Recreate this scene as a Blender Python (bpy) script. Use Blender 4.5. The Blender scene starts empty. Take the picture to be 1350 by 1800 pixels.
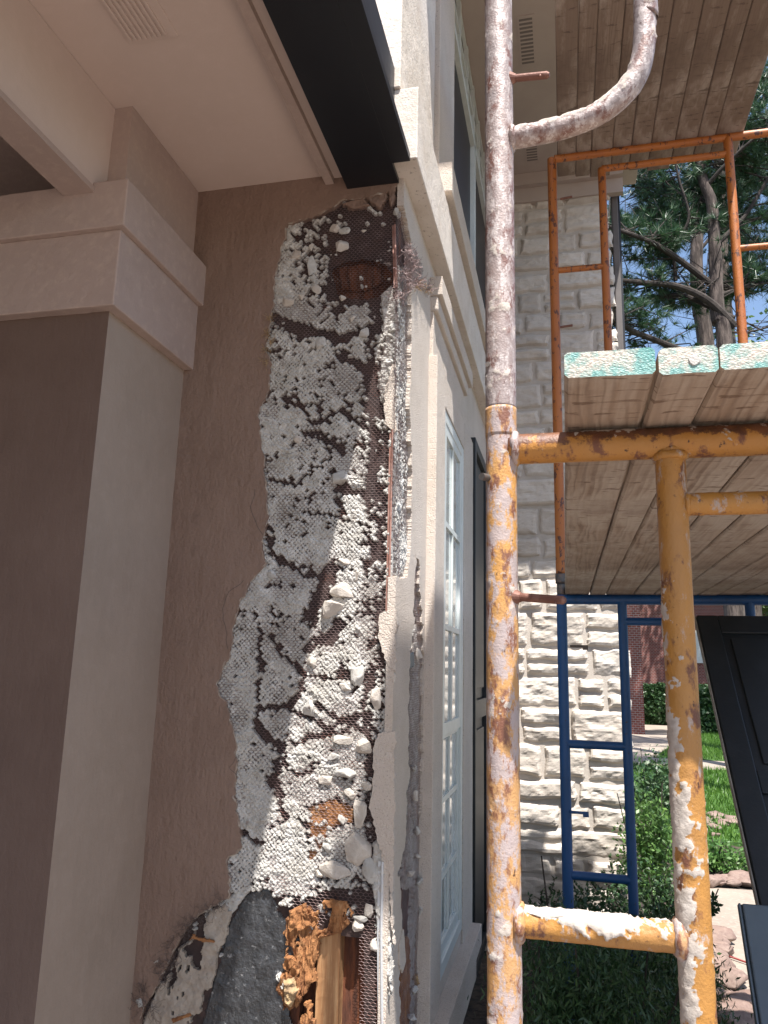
import bpy, bmesh, math, random
import numpy as np
from mathutils import Vector, Matrix, geometry
random.seed(7); rng = np.random.default_rng(7)
S = bpy.context.scene; C = S.collection

# ---------------------------------------------------------------- camera
FPX = 1340.0; EYE = 1.6
PITCH = math.atan(FPX/6500); ROLL = math.atan(165/6500); YAW = math.radians(13.4)
f0 = np.array([-math.sin(YAW), math.cos(YAW), 0]); r0 = np.array([math.cos(YAW), math.sin(YAW), 0]); z0 = np.array([0, 0, 1.0])
DV = math.cos(PITCH)*f0+math.sin(PITCH)*z0; u0 = -math.sin(PITCH)*f0+math.cos(PITCH)*z0
RV = math.cos(ROLL)*r0+math.sin(ROLL)*u0; UV = -math.sin(ROLL)*r0+math.cos(ROLL)*u0
CP = np.array([0, 0, EYE])
cam = bpy.data.cameras.new('camera'); camo = bpy.data.objects.new('camera', cam); C.objects.link(camo)
M = Matrix(((RV[0], UV[0], -DV[0], 0), (RV[1], UV[1], -DV[1], 0), (RV[2], UV[2], -DV[2], EYE), (0, 0, 0, 1)))
camo.matrix_world = M
cam.sensor_fit = 'VERTICAL'; cam.sensor_height = 36; cam.lens = FPX/1800*36; cam.clip_start = 0.02; cam.clip_end = 600
S.camera = camo
# ---------------------------------------------------------------- world, sun, exposure
SUN = Vector((0.2, -0.40, 1.0)).normalized()
el = math.asin(SUN.z); az = math.atan2(SUN.x, SUN.y)
w = bpy.data.worlds.new("World"); S.world = w; w.use_nodes = True
nt = w.node_tree; bg = nt.nodes['Background']
sky = nt.nodes.new('ShaderNodeTexSky'); sky.sky_type = 'NISHITA'; sky.sun_disc = False
sky.sun_elevation = el; sky.sun_rotation = az; sky.air_density = 1.0; sky.dust_density = 1.2; sky.ozone_density = 1.0
nt.links.new(sky.outputs[0], bg.inputs[0]); bg.inputs[1].default_value = 0.11
sl = bpy.data.lights.new('sun', 'SUN'); sl.energy = 5.0; sl.angle = math.radians(0.55); sl.color = (1.0, 0.955, 0.9)
so = bpy.data.objects.new('sun', sl); C.objects.link(so); so.rotation_euler = SUN.to_track_quat('Z', 'Y').to_euler()
S.view_settings.view_transform = 'Standard'; S.view_settings.look = 'None'
S.view_settings.exposure = 1.15; S.view_settings.gamma = 1.0
try:
    S.cycles.use_denoising = True; S.cycles.max_bounces = 8; S.cycles.diffuse_bounces = 6
except Exception: pass

# ---------------------------------------------------------------- photo pixel -> point on a world plane
def on(ax, x, y, val):
    d = DV*FPX+RV*(x-675)+UV*(900-y); t = (val-CP[ax])/d[ax]
    return CP+d*t
def proj(p):
    v = np.asarray(p, float)-CP; d = v@DV
    return 675+FPX*(v@RV)/d, 900-FPX*(v@UV)/d

# ---------------------------------------------------------------- noise
def _h(ix, iy, iz, s):
    n = (ix.astype(np.int64)*374761393+iy.astype(np.int64)*668265263+iz.astype(np.int64)*2147483647//3+s*974634777) & 0xffffffff
    n = ((n ^ (n >> 13))*1274126177) & 0xffffffff
    n = ((n ^ (n >> 15))*2246822519) & 0xffffffff
    return ((n ^ (n >> 16)) & 0xffffff)/float(0xffffff)
def vnoise(p, s=0):
    p = np.asarray(p, float); i = np.floor(p).astype(np.int64); f = p-i; f = f*f*(3-2*f)
    r = 0
    for dx in (0, 1):
        wx = f[..., 0] if dx else 1-f[..., 0]
        for dy in (0, 1):
            wy = f[..., 1] if dy else 1-f[..., 1]
            for dz in (0, 1):
                wz = f[..., 2] if dz else 1-f[..., 2]
                r = r+wx*wy*wz*_h(i[..., 0]+dx, i[..., 1]+dy, i[..., 2]+dz, s)
    return r
def fbm(p, o=4, s=0):
    p = np.asarray(p, float); a = 0.5; r = 0; t = 0
    for k in range(o):
        r = r+a*vnoise(p, s+k); t += a; a *= 0.5; p = p*2.03+11.3
    return r/t

# ---------------------------------------------------------------- materials
class G:
    def __init__(s, name):
        s.m = bpy.data.materials.new(name); s.m.use_nodes = True; s.n = s.m.node_tree.nodes; s.l = s.m.node_tree.links
        s.b = s.n['Principled BSDF']; s.tc = s.n.new('ShaderNodeTexCoord')
    def node(s, t, **k):
        n = s.n.new(t)
        for a, v in k.items(): setattr(n, a, v)
        return n
    def map(s, scale=(1, 1, 1), loc=(0, 0, 0), rot=(0, 0, 0)):
        m = s.node('ShaderNodeMapping'); m.inputs['Scale'].default_value = scale; m.inputs['Location'].default_value = loc; m.inputs['Rotation'].default_value = rot
        s.l.new(s.tc.outputs['Object'], m.inputs[0]); return m.outputs[0]
    def noise(s, sc, det=5, rough=.55, stretch=(1, 1, 1), seed=0, dist=0, rot=(0, 0, 0)):
        n = s.node('ShaderNodeTexNoise'); n.inputs['Scale'].default_value = sc; n.inputs['Detail'].default_value = det
        n.inputs['Roughness'].default_value = rough; n.inputs['Distortion'].default_value = dist
        s.l.new(s.map(stretch, (seed*3.7, seed*1.3, seed*2.1), rot), n.inputs['Vector']); return n.outputs['Fac']
    def ramp(s, v, lo, hi, a=0.0, b=1.0):
        r = s.node('ShaderNodeMapRange'); r.inputs[1].default_value = lo; r.inputs[2].default_value = hi; r.inputs[3].default_value = a; r.inputs[4].default_value = b
        s.l.new(v, r.inputs[0]); return r.outputs[0]
    def mix(s, f, a, b):
        x = s.node('ShaderNodeMix', data_type='RGBA')
        for v, i in ((f, 0), (a, 6), (b, 7)):
            if hasattr(v, 'links'): s.l.new(v, x.inputs[i])
            elif i == 0: x.inputs[0].default_value = v
            else: x.inputs[i].default_value = (*v, 1) if len(v) == 3 else v
        return x.outputs[2]
    def math(s, op, a, b=0.0):
        x = s.node('ShaderNodeMath', operation=op)
        for v, i in ((a, 0), (b, 1)):
            if hasattr(v, 'links'): s.l.new(v, x.inputs[i])
            else: x.inputs[i].default_value = v
        return x.outputs[0]
    def attr(s, name):
        a = s.node('ShaderNodeAttribute'); a.attribute_name = name; return a.outputs['Fac']
    def col(s, v):
        if hasattr(v, 'links'): s.l.new(v, s.b.inputs['Base Color'])
        else: s.b.inputs['Base Color'].default_value = (*v, 1)
    def bump(s, vals, dist=.004, strength=.6):
        prev = None
        for v, d in vals:
            b = s.node('ShaderNodeBump'); b.inputs['Strength'].default_value = strength; b.inputs['Distance'].default_value = d
            s.l.new(v, b.inputs['Height'])
            if prev: s.l.new(prev, b.inputs['Normal'])
            prev = b.outputs[0]
        s.l.new(prev, s.b.inputs['Normal'])
    def rough(s, v):
        if hasattr(v, 'links'): s.l.new(v, s.b.inputs['Roughness'])
        else: s.b.inputs['Roughness'].default_value = v

def mat(name, base, layers=(), rough=.85, bumps=(), metal=0.0, spec=None):
    g = G(name); c = base
    for L in layers:   # (color, scale, lo, hi, detail, stretch, seed, strength)
        L = list(L)+[None]*(8-len(L))
        n = g.noise(L[1], L[4] or 5, .6, L[5] or (1, 1, 1), L[6] or 0)
        f = g.ramp(n, L[2], L[3], 0, L[7] if L[7] is not None else 1)
        c = g.mix(f, c, L[0])
    g.col(c); g.rough(rough); g.b.inputs['Metallic'].default_value = metal
    if spec is not None: g.b.inputs['Specular IOR Level'].default_value = spec
    if bumps:
        g.bump([(g.noise(b[0], b[2] if len(b) > 2 else 4, .6, b[3] if len(b) > 3 else (1, 1, 1), 5), b[1]) for b in bumps])
    return g.m

M_ = {}
M_['trim'] = mat('painted_trim_stucco', (.385, .295, .255), [((.34, .258, .222), 3, .4, .7), ((.44, .34, .285), 40, .5, .8, 6)], .8, [(35, .0015, 5), (170, .0015, 3)])
M_['ceiling'] = mat('ceiling_paint', (.545, .44, .385), [((.52, .415, .36), 2, .35, .7), ((.58, .47, .42), 25, .5, .8, 6, None, 2, .5)], .75, [(160, .0006, 3), (9, .003, 3)])
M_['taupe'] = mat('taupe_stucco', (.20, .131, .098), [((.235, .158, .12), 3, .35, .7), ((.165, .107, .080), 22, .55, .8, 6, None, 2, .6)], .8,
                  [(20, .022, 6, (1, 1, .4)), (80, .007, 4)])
M_['dtaupe'] = mat('shaded_taupe_stucco', (.13, .083, .064), [((.16, .106, .083), 3, .35, .7)], .8, [(28, .006, 6, (1, 1, .3)), (120, .002, 4)])  # darker copy, shade on the shaft front painted into the stucco colour
M_['facade'] = mat('facade_sand_stucco', (.585, .515, .45), [((.52, .45, .385), 5, .4, .75), ((.24, .20, .17), 190, .60, .70, 3), ((.5, .42, .33), 2.2, .55, .8, 4, (1, 1, .4), 3, .7)], .9,  # dark speckle paints the shade in pits under grazing sun
                   [(200, .012, 3), (45, .006, 5)])
M_['facadedirty'] = mat('cracked_white_stucco', (.64, .58, .52), [((.3, .26, .23), 60, .60, .68, 6, (1, 1, 3), 2), ((.55, .48, .41), 6, .45, .7)], .9, [(160, .004, 4), (30, .006, 5)])
M_['eave'] = mat('eave_paint', (.42, .35, .305), [((.38, .31, .27), 3, .4, .7)], .7, [(90, .001, 3)])
M_['mortar'] = mat('scratch_coat_mortar', (.47, .455, .425), [((.36, .34, .305), 14, .4, .7, 6), ((.64, .63, .60), 30, .52, .75, 6, None, 4), ((.22, .17, .145), 70, .58, .70, 6, None, 7, .75)], .95, [(380, .0022, 4), (90, .003, 5)])
M_['mortarbeige'] = mat('beige_mortar', (.36, .31, .255), [((.29, .24, .195), 20, .4, .7, 6), ((.18, .14, .11), 55, .60, .70, 6, None, 4, .8)], .95, [(300, .002, 4), (60, .004, 5)])
M_['chunk'] = mat('broken_stucco_chunk', (.50, .455, .40), [((.43, .38, .33), 20, .4, .7, 6), ((.60, .56, .51), 50, .5, .8)], .95, [(260, .003, 5), (60, .005, 5)])
M_['lip'] = mat('broken_stucco_lip', (.27, .21, .165), [((.40, .36, .31), 40, .5, .65, 5), ((.12, .085, .065), 60, .6, .7, 5, None, 3)], .95, [(200, .002, 4)])
M_['felt'] = mat('building_paper', (.035, .022, .02), [((.07, .04, .033), 10, .4, .7, 5), ((.015, .010, .010), 30, .5, .75)], .8, [(30, .006, 5)])
M_['wire'] = mat('lath_wire', (.17, .115, .11), [((.30, .235, .23), 40, .5, .7), ((.16, .06, .04), 25, .55, .7, 5, None, 3)], .55, [(300, .001, 3)], .35)
M_['bead'] = mat('rusty_corner_bead', (.30, .15, .115), [((.42, .27, .23), 30, .45, .7, 6), ((.18, .075, .05), 60, .55, .7, 5)], .7, [(200, .001, 3)], .2)
M_['galv'] = mat('galvanised_bead', (.52, .54, .56), [((.36, .22, .2), 30, .6, .75, 6), ((.62, .62, .6), 60, .5, .7)], .55, [(200, .001, 3)], .3)
M_['rot'] = mat('rotten_wood', (.32, .145, .055), [((.17, .065, .025), 25, .45, .65, 6, (1, 1, .4)), ((.46, .26, .12), 45, .55, .75, 6, (1, 1, .3), 3), ((.10, .04, .02), 14, .6, .75, 5)], .95, [(90, .008, 6, (1, 1, .3)), (300, .003, 4)])
M_['darkrot'] = mat('dark_rotten_wood', (.10, .035, .018), [((.20, .065, .025), 18, .45, .7, 6, (3, 1, .5)), ((.02, .01, .008), 12, .5, .7, 5, (3, 1, .6), 3)], .95, [(60, .008, 6, (2, 1, .3))])
M_['studwood'] = mat('stud_timber', (.36, .185, .08), [((.25, .12, .05), 10, .4, .7, 6, (6, 6, .4)), ((.58, .36, .18), 20, .5, .8, 5, (6, 6, .3), 3)], .8, [(40, .002, 5, (4, 4, .2))])
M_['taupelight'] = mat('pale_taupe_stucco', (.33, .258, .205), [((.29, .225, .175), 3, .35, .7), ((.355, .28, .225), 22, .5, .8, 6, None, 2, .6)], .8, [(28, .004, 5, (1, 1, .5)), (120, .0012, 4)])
M_['fibre'] = mat('frayed_fibre', (.42, .29, .15), [((.25, .17, .1), 60, .4, .6)], .9)
M_['darkfibre'] = mat('frayed_dark_fibre', (.10, .075, .065), [], .9)
M_['black'] = mat('black_painted_metal', (.0075, .0085, .012), [((.014, .016, .02), 3, .4, .7, 3, (1, .1, 1))], .42, [(6, .002, 3)])
M_['shutter'] = mat('dark_slate_paint', (.010, .014, .017), [((.018, .022, .026), 7, .45, .7), ((.10, .10, .1), 40, .74, .78, 5)], .5, [(80, .0008, 4)])
M_['shutterpale'] = mat('bare_board_edge', (.28, .25, .21), [((.16, .13, .1), 20, .4, .7)], .8)
M_['slate'] = mat('sunlit_slate_blue', (.07, .095, .12), [((.09, .12, .145), 5, .4, .7)], .4, [(80, .0006, 3)])  # lighter slate blue, sunlight on the nearest panel painted into the colour
M_['mint'] = mat('white_sash_paint', (.60, .64, .62), [((.52, .56, .54), 10, .45, .7)], .35)
M_['concrete'] = mat('walkway_concrete', (.30, .25, .20), [((.23, .19, .155), 2.5, .4, .7, 6), ((.36, .31, .26), 30, .5, .75, 5)], .9, [(120, .002, 4)])
M_['drive'] = mat('driveway_concrete', (.27, .225, .195), [((.23, .19, .165), 1.2, .4, .7, 6), ((.32, .27, .24), 30, .5, .75, 5)], .9, [(120, .002, 4)])
M_['soil'] = mat('mulch_soil', (.045, .032, .024), [((.09, .06, .042), 9, .4, .65, 8), ((.02, .015, .012), 30, .45, .6, 6)], 1, [(40, .03, 8)])
M_['lawn'] = mat('lawn_turf', (.05, .12, .02), [((.08, .17, .03), 1.5, .4, .65, 5), ((.03, .075, .015), 14, .45, .65, 6)], 1, [(60, .03, 6)])
M_['rock'] = mat('river_rock', (.19, .125, .10), [((.27, .20, .165), 5, .4, .65, 5), ((.14, .09, .075), 14, .5, .7)], .8, [(30, .006, 5)])
M_['road'] = mat('asphalt_road', (.10, .105, .11), [((.14, .145, .15), 1, .4, .7)], .9)
M_['bark'] = mat('pine_bark', (.05, .037, .031), [((.13, .10, .085), 4, .45, .6, 8, (3, 3, .6)), ((.03, .02, .018), 6, .52, .6, 8, (3, 3, .5), 4)], .95, [(7, .05, 8, (2, 2, .5))])
M_['limb'] = mat('limb_bark', (.03, .023, .019), [((.06, .047, .04), 9, .45, .65, 5)], .95, [(20, .02, 5)])
M_['pipegrey'] = mat('eave_shaded_grey', (.12, .105, .10), [((.09, .08, .075), 8, .4, .7)], .7)  # grey paint, base darkened to stand in for the eave's shade
M_['cable'] = mat('red_cable', (.22, .03, .025), [], .5)
M_['galvpin'] = mat('rusty_pin_steel', (.16, .07, .05), [((.25, .13, .1), 60, .5, .7)], .6, [(200, .001, 4)], .3)
M_['coupler'] = mat('steel_coupling', (.11, .10, .095), [((.2, .13, .1), 60, .5, .7)], .55, [(150, .001, 4)], .5)
M_['slotshade'] = mat('vent_shadow', (.17, .145, .13), [], .9)  # flat dark colour painted for the shade in vent slots and a pin hole

def leafmat(name, a, b, trans=.35):
    g = G(name); r = g.node('ShaderNodeNewGeometry')
    c = g.mix(r.outputs['Random Per Island'], a, b); g.col(c); g.rough(.45)
    t = g.node('ShaderNodeBsdfTranslucent'); g.l.new(c, t.inputs[0])
    mx = g.node('ShaderNodeMixShader'); mx.inputs[0].default_value = trans
    g.l.new(g.b.outputs[0], mx.inputs[1]); g.l.new(t.outputs[0], mx.inputs[2])
    g.l.new(mx.outputs[0], g.n['Material Output'].inputs[0]); return g.m
M_['needles'] = leafmat('pine_needles', (.018, .06, .03), (.06, .12, .045), .25)
M_['leaf'] = leafmat('boxwood_leaf', (.05, .13, .03), (.14, .26, .06), .35)
M_['darkleaf'] = leafmat('juniper_leaf', (.022, .06, .022), (.055, .11, .035), .2)
M_['grass'] = leafmat('grass_blade', (.05, .13, .015), (.13, .25, .04), .35)
M_['farleaf'] = leafmat('far_leaf', (.04, .10, .02), (.14, .22, .06), .3)

def pipe_mat(name, paint, paint2, rust, rlo, rhi, speck, slo, shi, metal=.0, fine=26, topwear=None):
    g = G(name)
    c = g.mix(g.ramp(g.noise(9, 4, .6, (1, 1, .5), 1), .35, .7), paint, paint2)
    c = g.mix(g.ramp(g.noise(34, 8, .68, (1, 1, .55), 2), rlo, rhi), c, rust)
    c = g.mix(g.ramp(g.noise(75, 6, .6, (1, 1, .8), 8), .66, .72), c, (.05, .02, .012))
    c = g.mix(g.ramp(g.noise(fine, 9, .75, (1, 1, .45), 3), slo, shi, 0, .92), c, speck)
    if topwear is not None:
        sx = g.node('ShaderNodeSeparateXYZ'); g.l.new(g.tc.outputs['Object'], sx.inputs[0])
        zz = g.math('ADD', sx.outputs[2], g.ramp(g.noise(40, 7, .7), .25, .75, -.016, .016))
        c = g.mix(g.ramp(zz, topwear+.003, topwear+.008, 0, .9), c, g.mix(g.ramp(g.noise(50, 6), .4, .65), (.13, .045, .022), (.05, .02, .015)))
    a = g.attr('crust')
    n = g.noise(220, 3, .6, (1, 1, 1), 4)
    a2 = g.math('ADD', a, g.ramp(n, .3, .7, -.25, .25))
    c = g.mix(g.ramp(a2, .32, .52), c, g.mix(g.ramp(g.noise(60, 5), .4, .7), (.40, .35, .305), (.53, .48, .43)))
    g.col(c); g.rough(g.ramp(a, 0, .4, .5, .95)); g.b.inputs['Metallic'].default_value = metal
    g.bump([(g.noise(34, 8, .68, (1, 1, .55), 2), .003), (g.noise(260, 4), .0015)])
    return g.m
M_['yellow'] = pipe_mat('chipped_yellow_paint', (.42, .195, .035), (.34, .17, .05), (.13, .05, .028), .54, .62, (.38, .32, .29), .57, .64, fine=34)
M_['yellowbar'] = pipe_mat('yellow_bar_worn_on_top', (.42, .185, .032), (.38, .19, .05), (.15, .055, .028), .54, .62, (.40, .33, .28), .62, .68, fine=34, topwear=1.938)
M_['yellowworn'] = pipe_mat('worn_yellow_paint', (.48, .25, .075), (.42, .25, .13), (.18, .075, .045), .50, .58, (.38, .32, .315), .48, .54, fine=42)
M_['greypipe'] = pipe_mat('rusted_grey_pipe', (.28, .215, .195), (.25, .22, .22), (.15, .07, .055), .50, .60, (.45, .395, .375), .50, .58, .1, fine=75)
M_['orange'] = pipe_mat('chipped_orange_paint', (.38, .12, .02), (.33, .10, .022), (.09, .03, .018), .56, .59, (.35, .2, .1), .74, .8)
M_['blue'] = pipe_mat('blue_enamel', (.006, .075, .24), (.005, .06, .19), (.006, .04, .12), .6, .7, (.12, .10, .10), .73, .78)
M_['blue'].node_tree.nodes['Principled BSDF'].inputs['Specular IOR Level'].default_value = .6

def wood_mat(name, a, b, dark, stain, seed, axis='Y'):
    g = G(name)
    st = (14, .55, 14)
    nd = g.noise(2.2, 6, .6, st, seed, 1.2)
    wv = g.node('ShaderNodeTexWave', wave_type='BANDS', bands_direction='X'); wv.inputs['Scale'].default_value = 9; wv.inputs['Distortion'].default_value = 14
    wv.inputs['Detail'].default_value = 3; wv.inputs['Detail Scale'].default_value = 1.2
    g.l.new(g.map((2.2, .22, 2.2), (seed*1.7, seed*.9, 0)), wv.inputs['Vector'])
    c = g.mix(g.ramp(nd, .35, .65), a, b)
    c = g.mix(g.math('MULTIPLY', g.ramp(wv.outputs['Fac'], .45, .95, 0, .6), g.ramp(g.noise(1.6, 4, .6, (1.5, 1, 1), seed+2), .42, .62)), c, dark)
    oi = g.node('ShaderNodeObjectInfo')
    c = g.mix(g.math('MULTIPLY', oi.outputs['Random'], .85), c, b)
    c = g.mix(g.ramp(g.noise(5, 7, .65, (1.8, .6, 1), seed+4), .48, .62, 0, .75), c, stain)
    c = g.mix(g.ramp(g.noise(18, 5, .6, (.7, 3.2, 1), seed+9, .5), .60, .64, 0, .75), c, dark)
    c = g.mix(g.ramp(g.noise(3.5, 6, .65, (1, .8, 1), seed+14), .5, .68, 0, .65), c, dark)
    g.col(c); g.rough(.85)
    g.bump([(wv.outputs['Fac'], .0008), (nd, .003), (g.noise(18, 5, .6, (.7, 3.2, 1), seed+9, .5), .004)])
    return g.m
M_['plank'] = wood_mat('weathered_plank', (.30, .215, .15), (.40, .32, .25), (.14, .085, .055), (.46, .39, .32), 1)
M_['plankup'] = wood_mat('brown_weathered_plank', (.27, .20, .155), (.18, .125, .095), (.10, .065, .05), (.36, .295, .25), 5)  # darker, browner boards of the upper deck
def teal_mat():
    g = G('teal_painted_end_grain')
    v = g.node('ShaderNodeTexVoronoi'); v.inputs['Scale'].default_value = 26; g.l.new(g.map((12, 12, 22), (0, 0, 0), (0, .5, 0)), v.inputs['Vector'])
    c = g.mix(g.ramp(g.noise(9, 5, .6, (1, 1, 1), 2), .4, .65), (.09, .28, .26), (.30, .42, .37))
    c = g.mix(g.ramp(g.noise(14, 6, .7, (1, 1, 1), 7), .50, .60), c, (.50, .44, .37))
    c = g.mix(g.ramp(v.outputs['Distance'], .62, .95, 0, .5), c, (.20, .17, .14))
    g.col(c); g.bump([(v.outputs['Distance'], .0009), (g.noise(160, 6), .0025)]); return g.m
M_['teal'] = teal_mat()
def stone_mat():
    g = G('white_limestone'); oi = g.attr('tone')
    c = g.mix(oi, (.49, .435, .375), (.61, .555, .49))
    c = g.mix(g.ramp(g.noise(6, 7, .65), .5, .72, 0, .8), c, (.45, .40, .35))
    c = g.mix(g.ramp(g.noise(9, 5, .6, (1, 1, 2), 3), .66, .76, 0, .8), c, (.45, .30, .2))
    c = g.mix(g.ramp(g.noise(40, 5, .6, (1, 1, 2), 6), .6, .75, 0, .5), c, (.30, .28, .27))
    g.col(c); g.rough(.9); g.bump([(g.noise(22, 8, .6, (1, 1, 1.6)), .007), (g.noise(140, 4), .002)]); return g.m
M_['stone'] = stone_mat()
M_['joint'] = mat('stone_joint_mortar', (.50, .45, .395), [((.44, .39, .34), 12, .4, .7)], .95, [(120, .004, 4)])
def brick_mat():
    g = G('red_brick'); b = g.node('ShaderNodeTexBrick'); b.inputs['Scale'].default_value = 4
    b.inputs['Color1'].default_value = (.20, .05, .035, 1); b.inputs['Color2'].default_value = (.14, .04, .03, 1); b.inputs['Mortar'].default_value = (.28, .24, .22, 1)
    b.inputs['Mortar Size'].default_value = .025
    m = g.node('ShaderNodeMapping'); g.l.new(g.tc.outputs['Object'], m.inputs[0])
    cx = g.node('ShaderNodeSeparateXYZ'); g.l.new(m.outputs[0], cx.inputs[0]); cb = g.node('ShaderNodeCombineXYZ')
    g.l.new(g.math('ADD', cx.outputs[0], cx.outputs[1]), cb.inputs[0]); g.l.new(cx.outputs[2], cb.inputs[1]); g.l.new(cb.outputs[0], b.inputs['Vector'])
    g.col(b.outputs['Color']); g.rough(.9); return g.m
M_['brick'] = brick_mat()
def glass_mat():
    g = G('window_glass'); g.col((.03, .04, .04)); g.rough(.06); g.b.inputs['Specular IOR Level'].default_value = .8
    return g.m
M_['glass'] = glass_mat()
def curtain_mat():
    g = G('pale_glass_blind'); g.col(g.mix(g.ramp(g.noise(4, 2, .5, (1, 1, .2)), .4, .6), (.40, .46, .46), (.55, .60, .60))); g.rough(.12); g.b.inputs['Coat Weight'].default_value = .6; g.b.inputs['Coat Roughness'].default_value = .03
    return g.m
M_['blind'] = curtain_mat()
def membrane_mat():
    g = G('black_membrane'); c = g.mix(g.ramp(g.noise(22, 7, .65), .4, .7), (.016, .017, .019), (.045, .047, .052))
    c = g.mix(g.ramp(g.noise(55, 7, .75, (1, 1, 1), 5), .60, .68, 0, .7), c, (.45, .45, .45))  # pale specks painted in as sun glints on the membrane
    g.col(c); g.rough(g.ramp(g.noise(30, 5), .35, .65, .22, .6)); g.b.inputs['Specular IOR Level'].default_value = .9
    g.bump([(g.noise(30, 6, .65, (1, 1, 1), 2), .010), (g.noise(120, 4), .004)]); return g.m
M_['membrane'] = membrane_mat()

# ---------------------------------------------------------------- object helpers
OFF = {}
def obj(name, V, F, m, parent=None, smooth=False, mi=None, attrs=None, loc=None):
    V = np.asarray(V, float)
    if parent is not None: off = OFF[parent.name]
    elif loc is not None: off = np.array(loc, float)
    else: off = np.zeros(3)
    me = bpy.data.meshes.new(name); me.from_pydata((V-off).tolist(), [], [list(map(int, f)) for f in F] if not isinstance(F, np.ndarray) else F.tolist())
    for k in (m if isinstance(m, (list, tuple)) else [m]): me.materials.append(M_[k])
    if mi is not None: me.polygons.foreach_set('material_index', np.asarray(mi, dtype=np.int32))
    if smooth: me.polygons.foreach_set('use_smooth', [True]*len(me.polygons))
    if attrs:
        for an, av in attrs.items():
            a = me.attributes.new(an, 'FLOAT', 'POINT'); a.data.foreach_set('value', np.asarray(av, dtype=np.float32))
    me.update()
    o = bpy.data.objects.new(name, me); C.objects.link(o); OFF[o.name] = off
    if parent is not None: o.parent = parent
    elif loc is not None: o.location = loc
    return o
def thing(name, label, cat, loc=(0, 0, 0), group=None):
    o = bpy.data.objects.new(name, None); C.objects.link(o); o.location = loc; o.empty_display_size = .1
    o['label'] = label; o['category'] = cat; OFF[o.name] = np.array(loc, float)
    if group: o['group'] = group
    return o
def tag(o, label, cat, group=None):
    o['label'] = label; o['category'] = cat
    if group: o['group'] = group
    return o
def struct(o): o['kind'] = 'structure'; return o
def box(x0, x1, y0, y1, z0, z1):
    V = [(x, y, z) for z in (z0, z1) for y in (y0, y1) for x in (x0, x1)]
    return V, [(0, 2, 3, 1), (4, 5, 7, 6), (0, 1, 5, 4), (2, 6, 7, 3), (0, 4, 6, 2), (1, 3, 7, 5)]
class MB:
    def __init__(s): s.V = []; s.F = []; s.n = 0; s.mi = []
    def add(s, V, F, mi=0):
        V = np.asarray(V, float).reshape(-1, 3); s.V.append(V); s.F += [[int(i)+s.n for i in f] for f in F]; s.mi += [mi]*len(F); s.n += len(V); return s
    def box(s, *a, mi=0): return s.add(*box(*a), mi)
    def build(s, name, m, parent=None, **k):
        return obj(name, np.vstack(s.V), s.F, m, parent, mi=s.mi if max(s.mi) else None, **k)
def bevel(o, wd, seg=2):
    b = o.modifiers.new('bevel', 'BEVEL'); b.width = wd; b.segments = seg; b.limit_method = 'ANGLE'; return o
def gridbox(x0, x1, y0, y1, z0, z1, step, amp, sc, seed=0, freeze=0):
    """box with subdivided faces, displaced by noise: hand-finished stucco edges"""
    bm = bmesh.new(); V, F = box(x0, x1, y0, y1, z0, z1)
    vs = [bm.verts.new(v) for v in V]
    for f in F: bm.faces.new([vs[i] for i in f])
    for ax, L in ((0, x1-x0), (1, y1-y0), (2, z1-z0)):
        n = min(160, int(L/step))
        for k in range(1, n):
            co = Vector((x0, y0, z0)); co[ax] += L*k/n; no = Vector((0, 0, 0)); no[ax] = 1
            bmesh.ops.bisect_plane(bm, geom=bm.verts[:]+bm.edges[:]+bm.faces[:], plane_co=co, plane_no=no, dist=1e-6)
    bm.normal_update(); bm.verts.index_update()
    P = np.array([v.co for v in bm.verts]); N = np.array([v.normal for v in bm.verts])
    d = (fbm(P*sc, 3, seed)-.5)*2*amp
    P = P+N*d[:, None]
    F = [[v.index for v in f.verts] for f in bm.faces]; bm.free(); return P, F
def tess(poly):
    t = geometry.tessellate_polygon([[Vector((a, b, 0)) for a, b in poly]]); return [tuple(x) for x in t]
def slab(poly3, n, th):
    """polygon (list of 3d points in a plane, facing n) extruded back by th"""
    P = np.array(poly3, float); n = np.array(n, float)
    a = np.argmax(np.abs(n)); idx = [i for i in range(3) if i != a]
    T = tess([(p[idx[0]], p[idx[1]]) for p in P]); k = len(P)
    V = np.vstack([P, P-n*th]); F = []
    for t in T:
        nn = np.cross(P[t[1]]-P[t[0]], P[t[2]]-P[t[0]])
        if nn@n < 0: t = t[::-1]
        F.append(t); F.append(tuple(i+k for i in t[::-1]))
    for i in range(k):
        j = (i+1) % k; F.append((i, j, j+k, i+k))
    return V, F
def ragged(pts, step, amp, seed=0, closed=True, skip=()):
    """resample an outline and roughen it"""
    out = []; n = len(pts)
    r = np.random.default_rng(seed); wk = 0.0
    for i in range(n if closed else n-1):
        a = np.array(pts[i], float); b = np.array(pts[(i+1) % n], float); L = np.linalg.norm(b-a); k = max(1, int(L/step))
        if i in skip: out.append(tuple(a)); continue
        for q in range(k):
            t = q/k; p = a+(b-a)*t; nn = np.array([-(b-a)[1], (b-a)[0]])/max(L, 1e-6)
            am = amp*(0 if q == 0 else 1)
            wk = wk*.55+r.normal()*.9; p = p+nn*(am*wk); out.append(tuple(p))
    if not closed: out.append(tuple(pts[-1]))
    return out
def pip(x, y, poly):
    """points in polygon, vectorised"""
    ins = np.zeros(x.shape, bool); n = len(poly); j = n-1
    for i in range(n):
        xi, yi = poly[i]; xj, yj = poly[j]
        c = ((yi > y) != (yj > y)) & (x < (xj-xi)*(y-yi)/((yj-yi) if yj != yi else 1e-9)+xi)
        ins ^= c; j = i
    return ins
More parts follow.
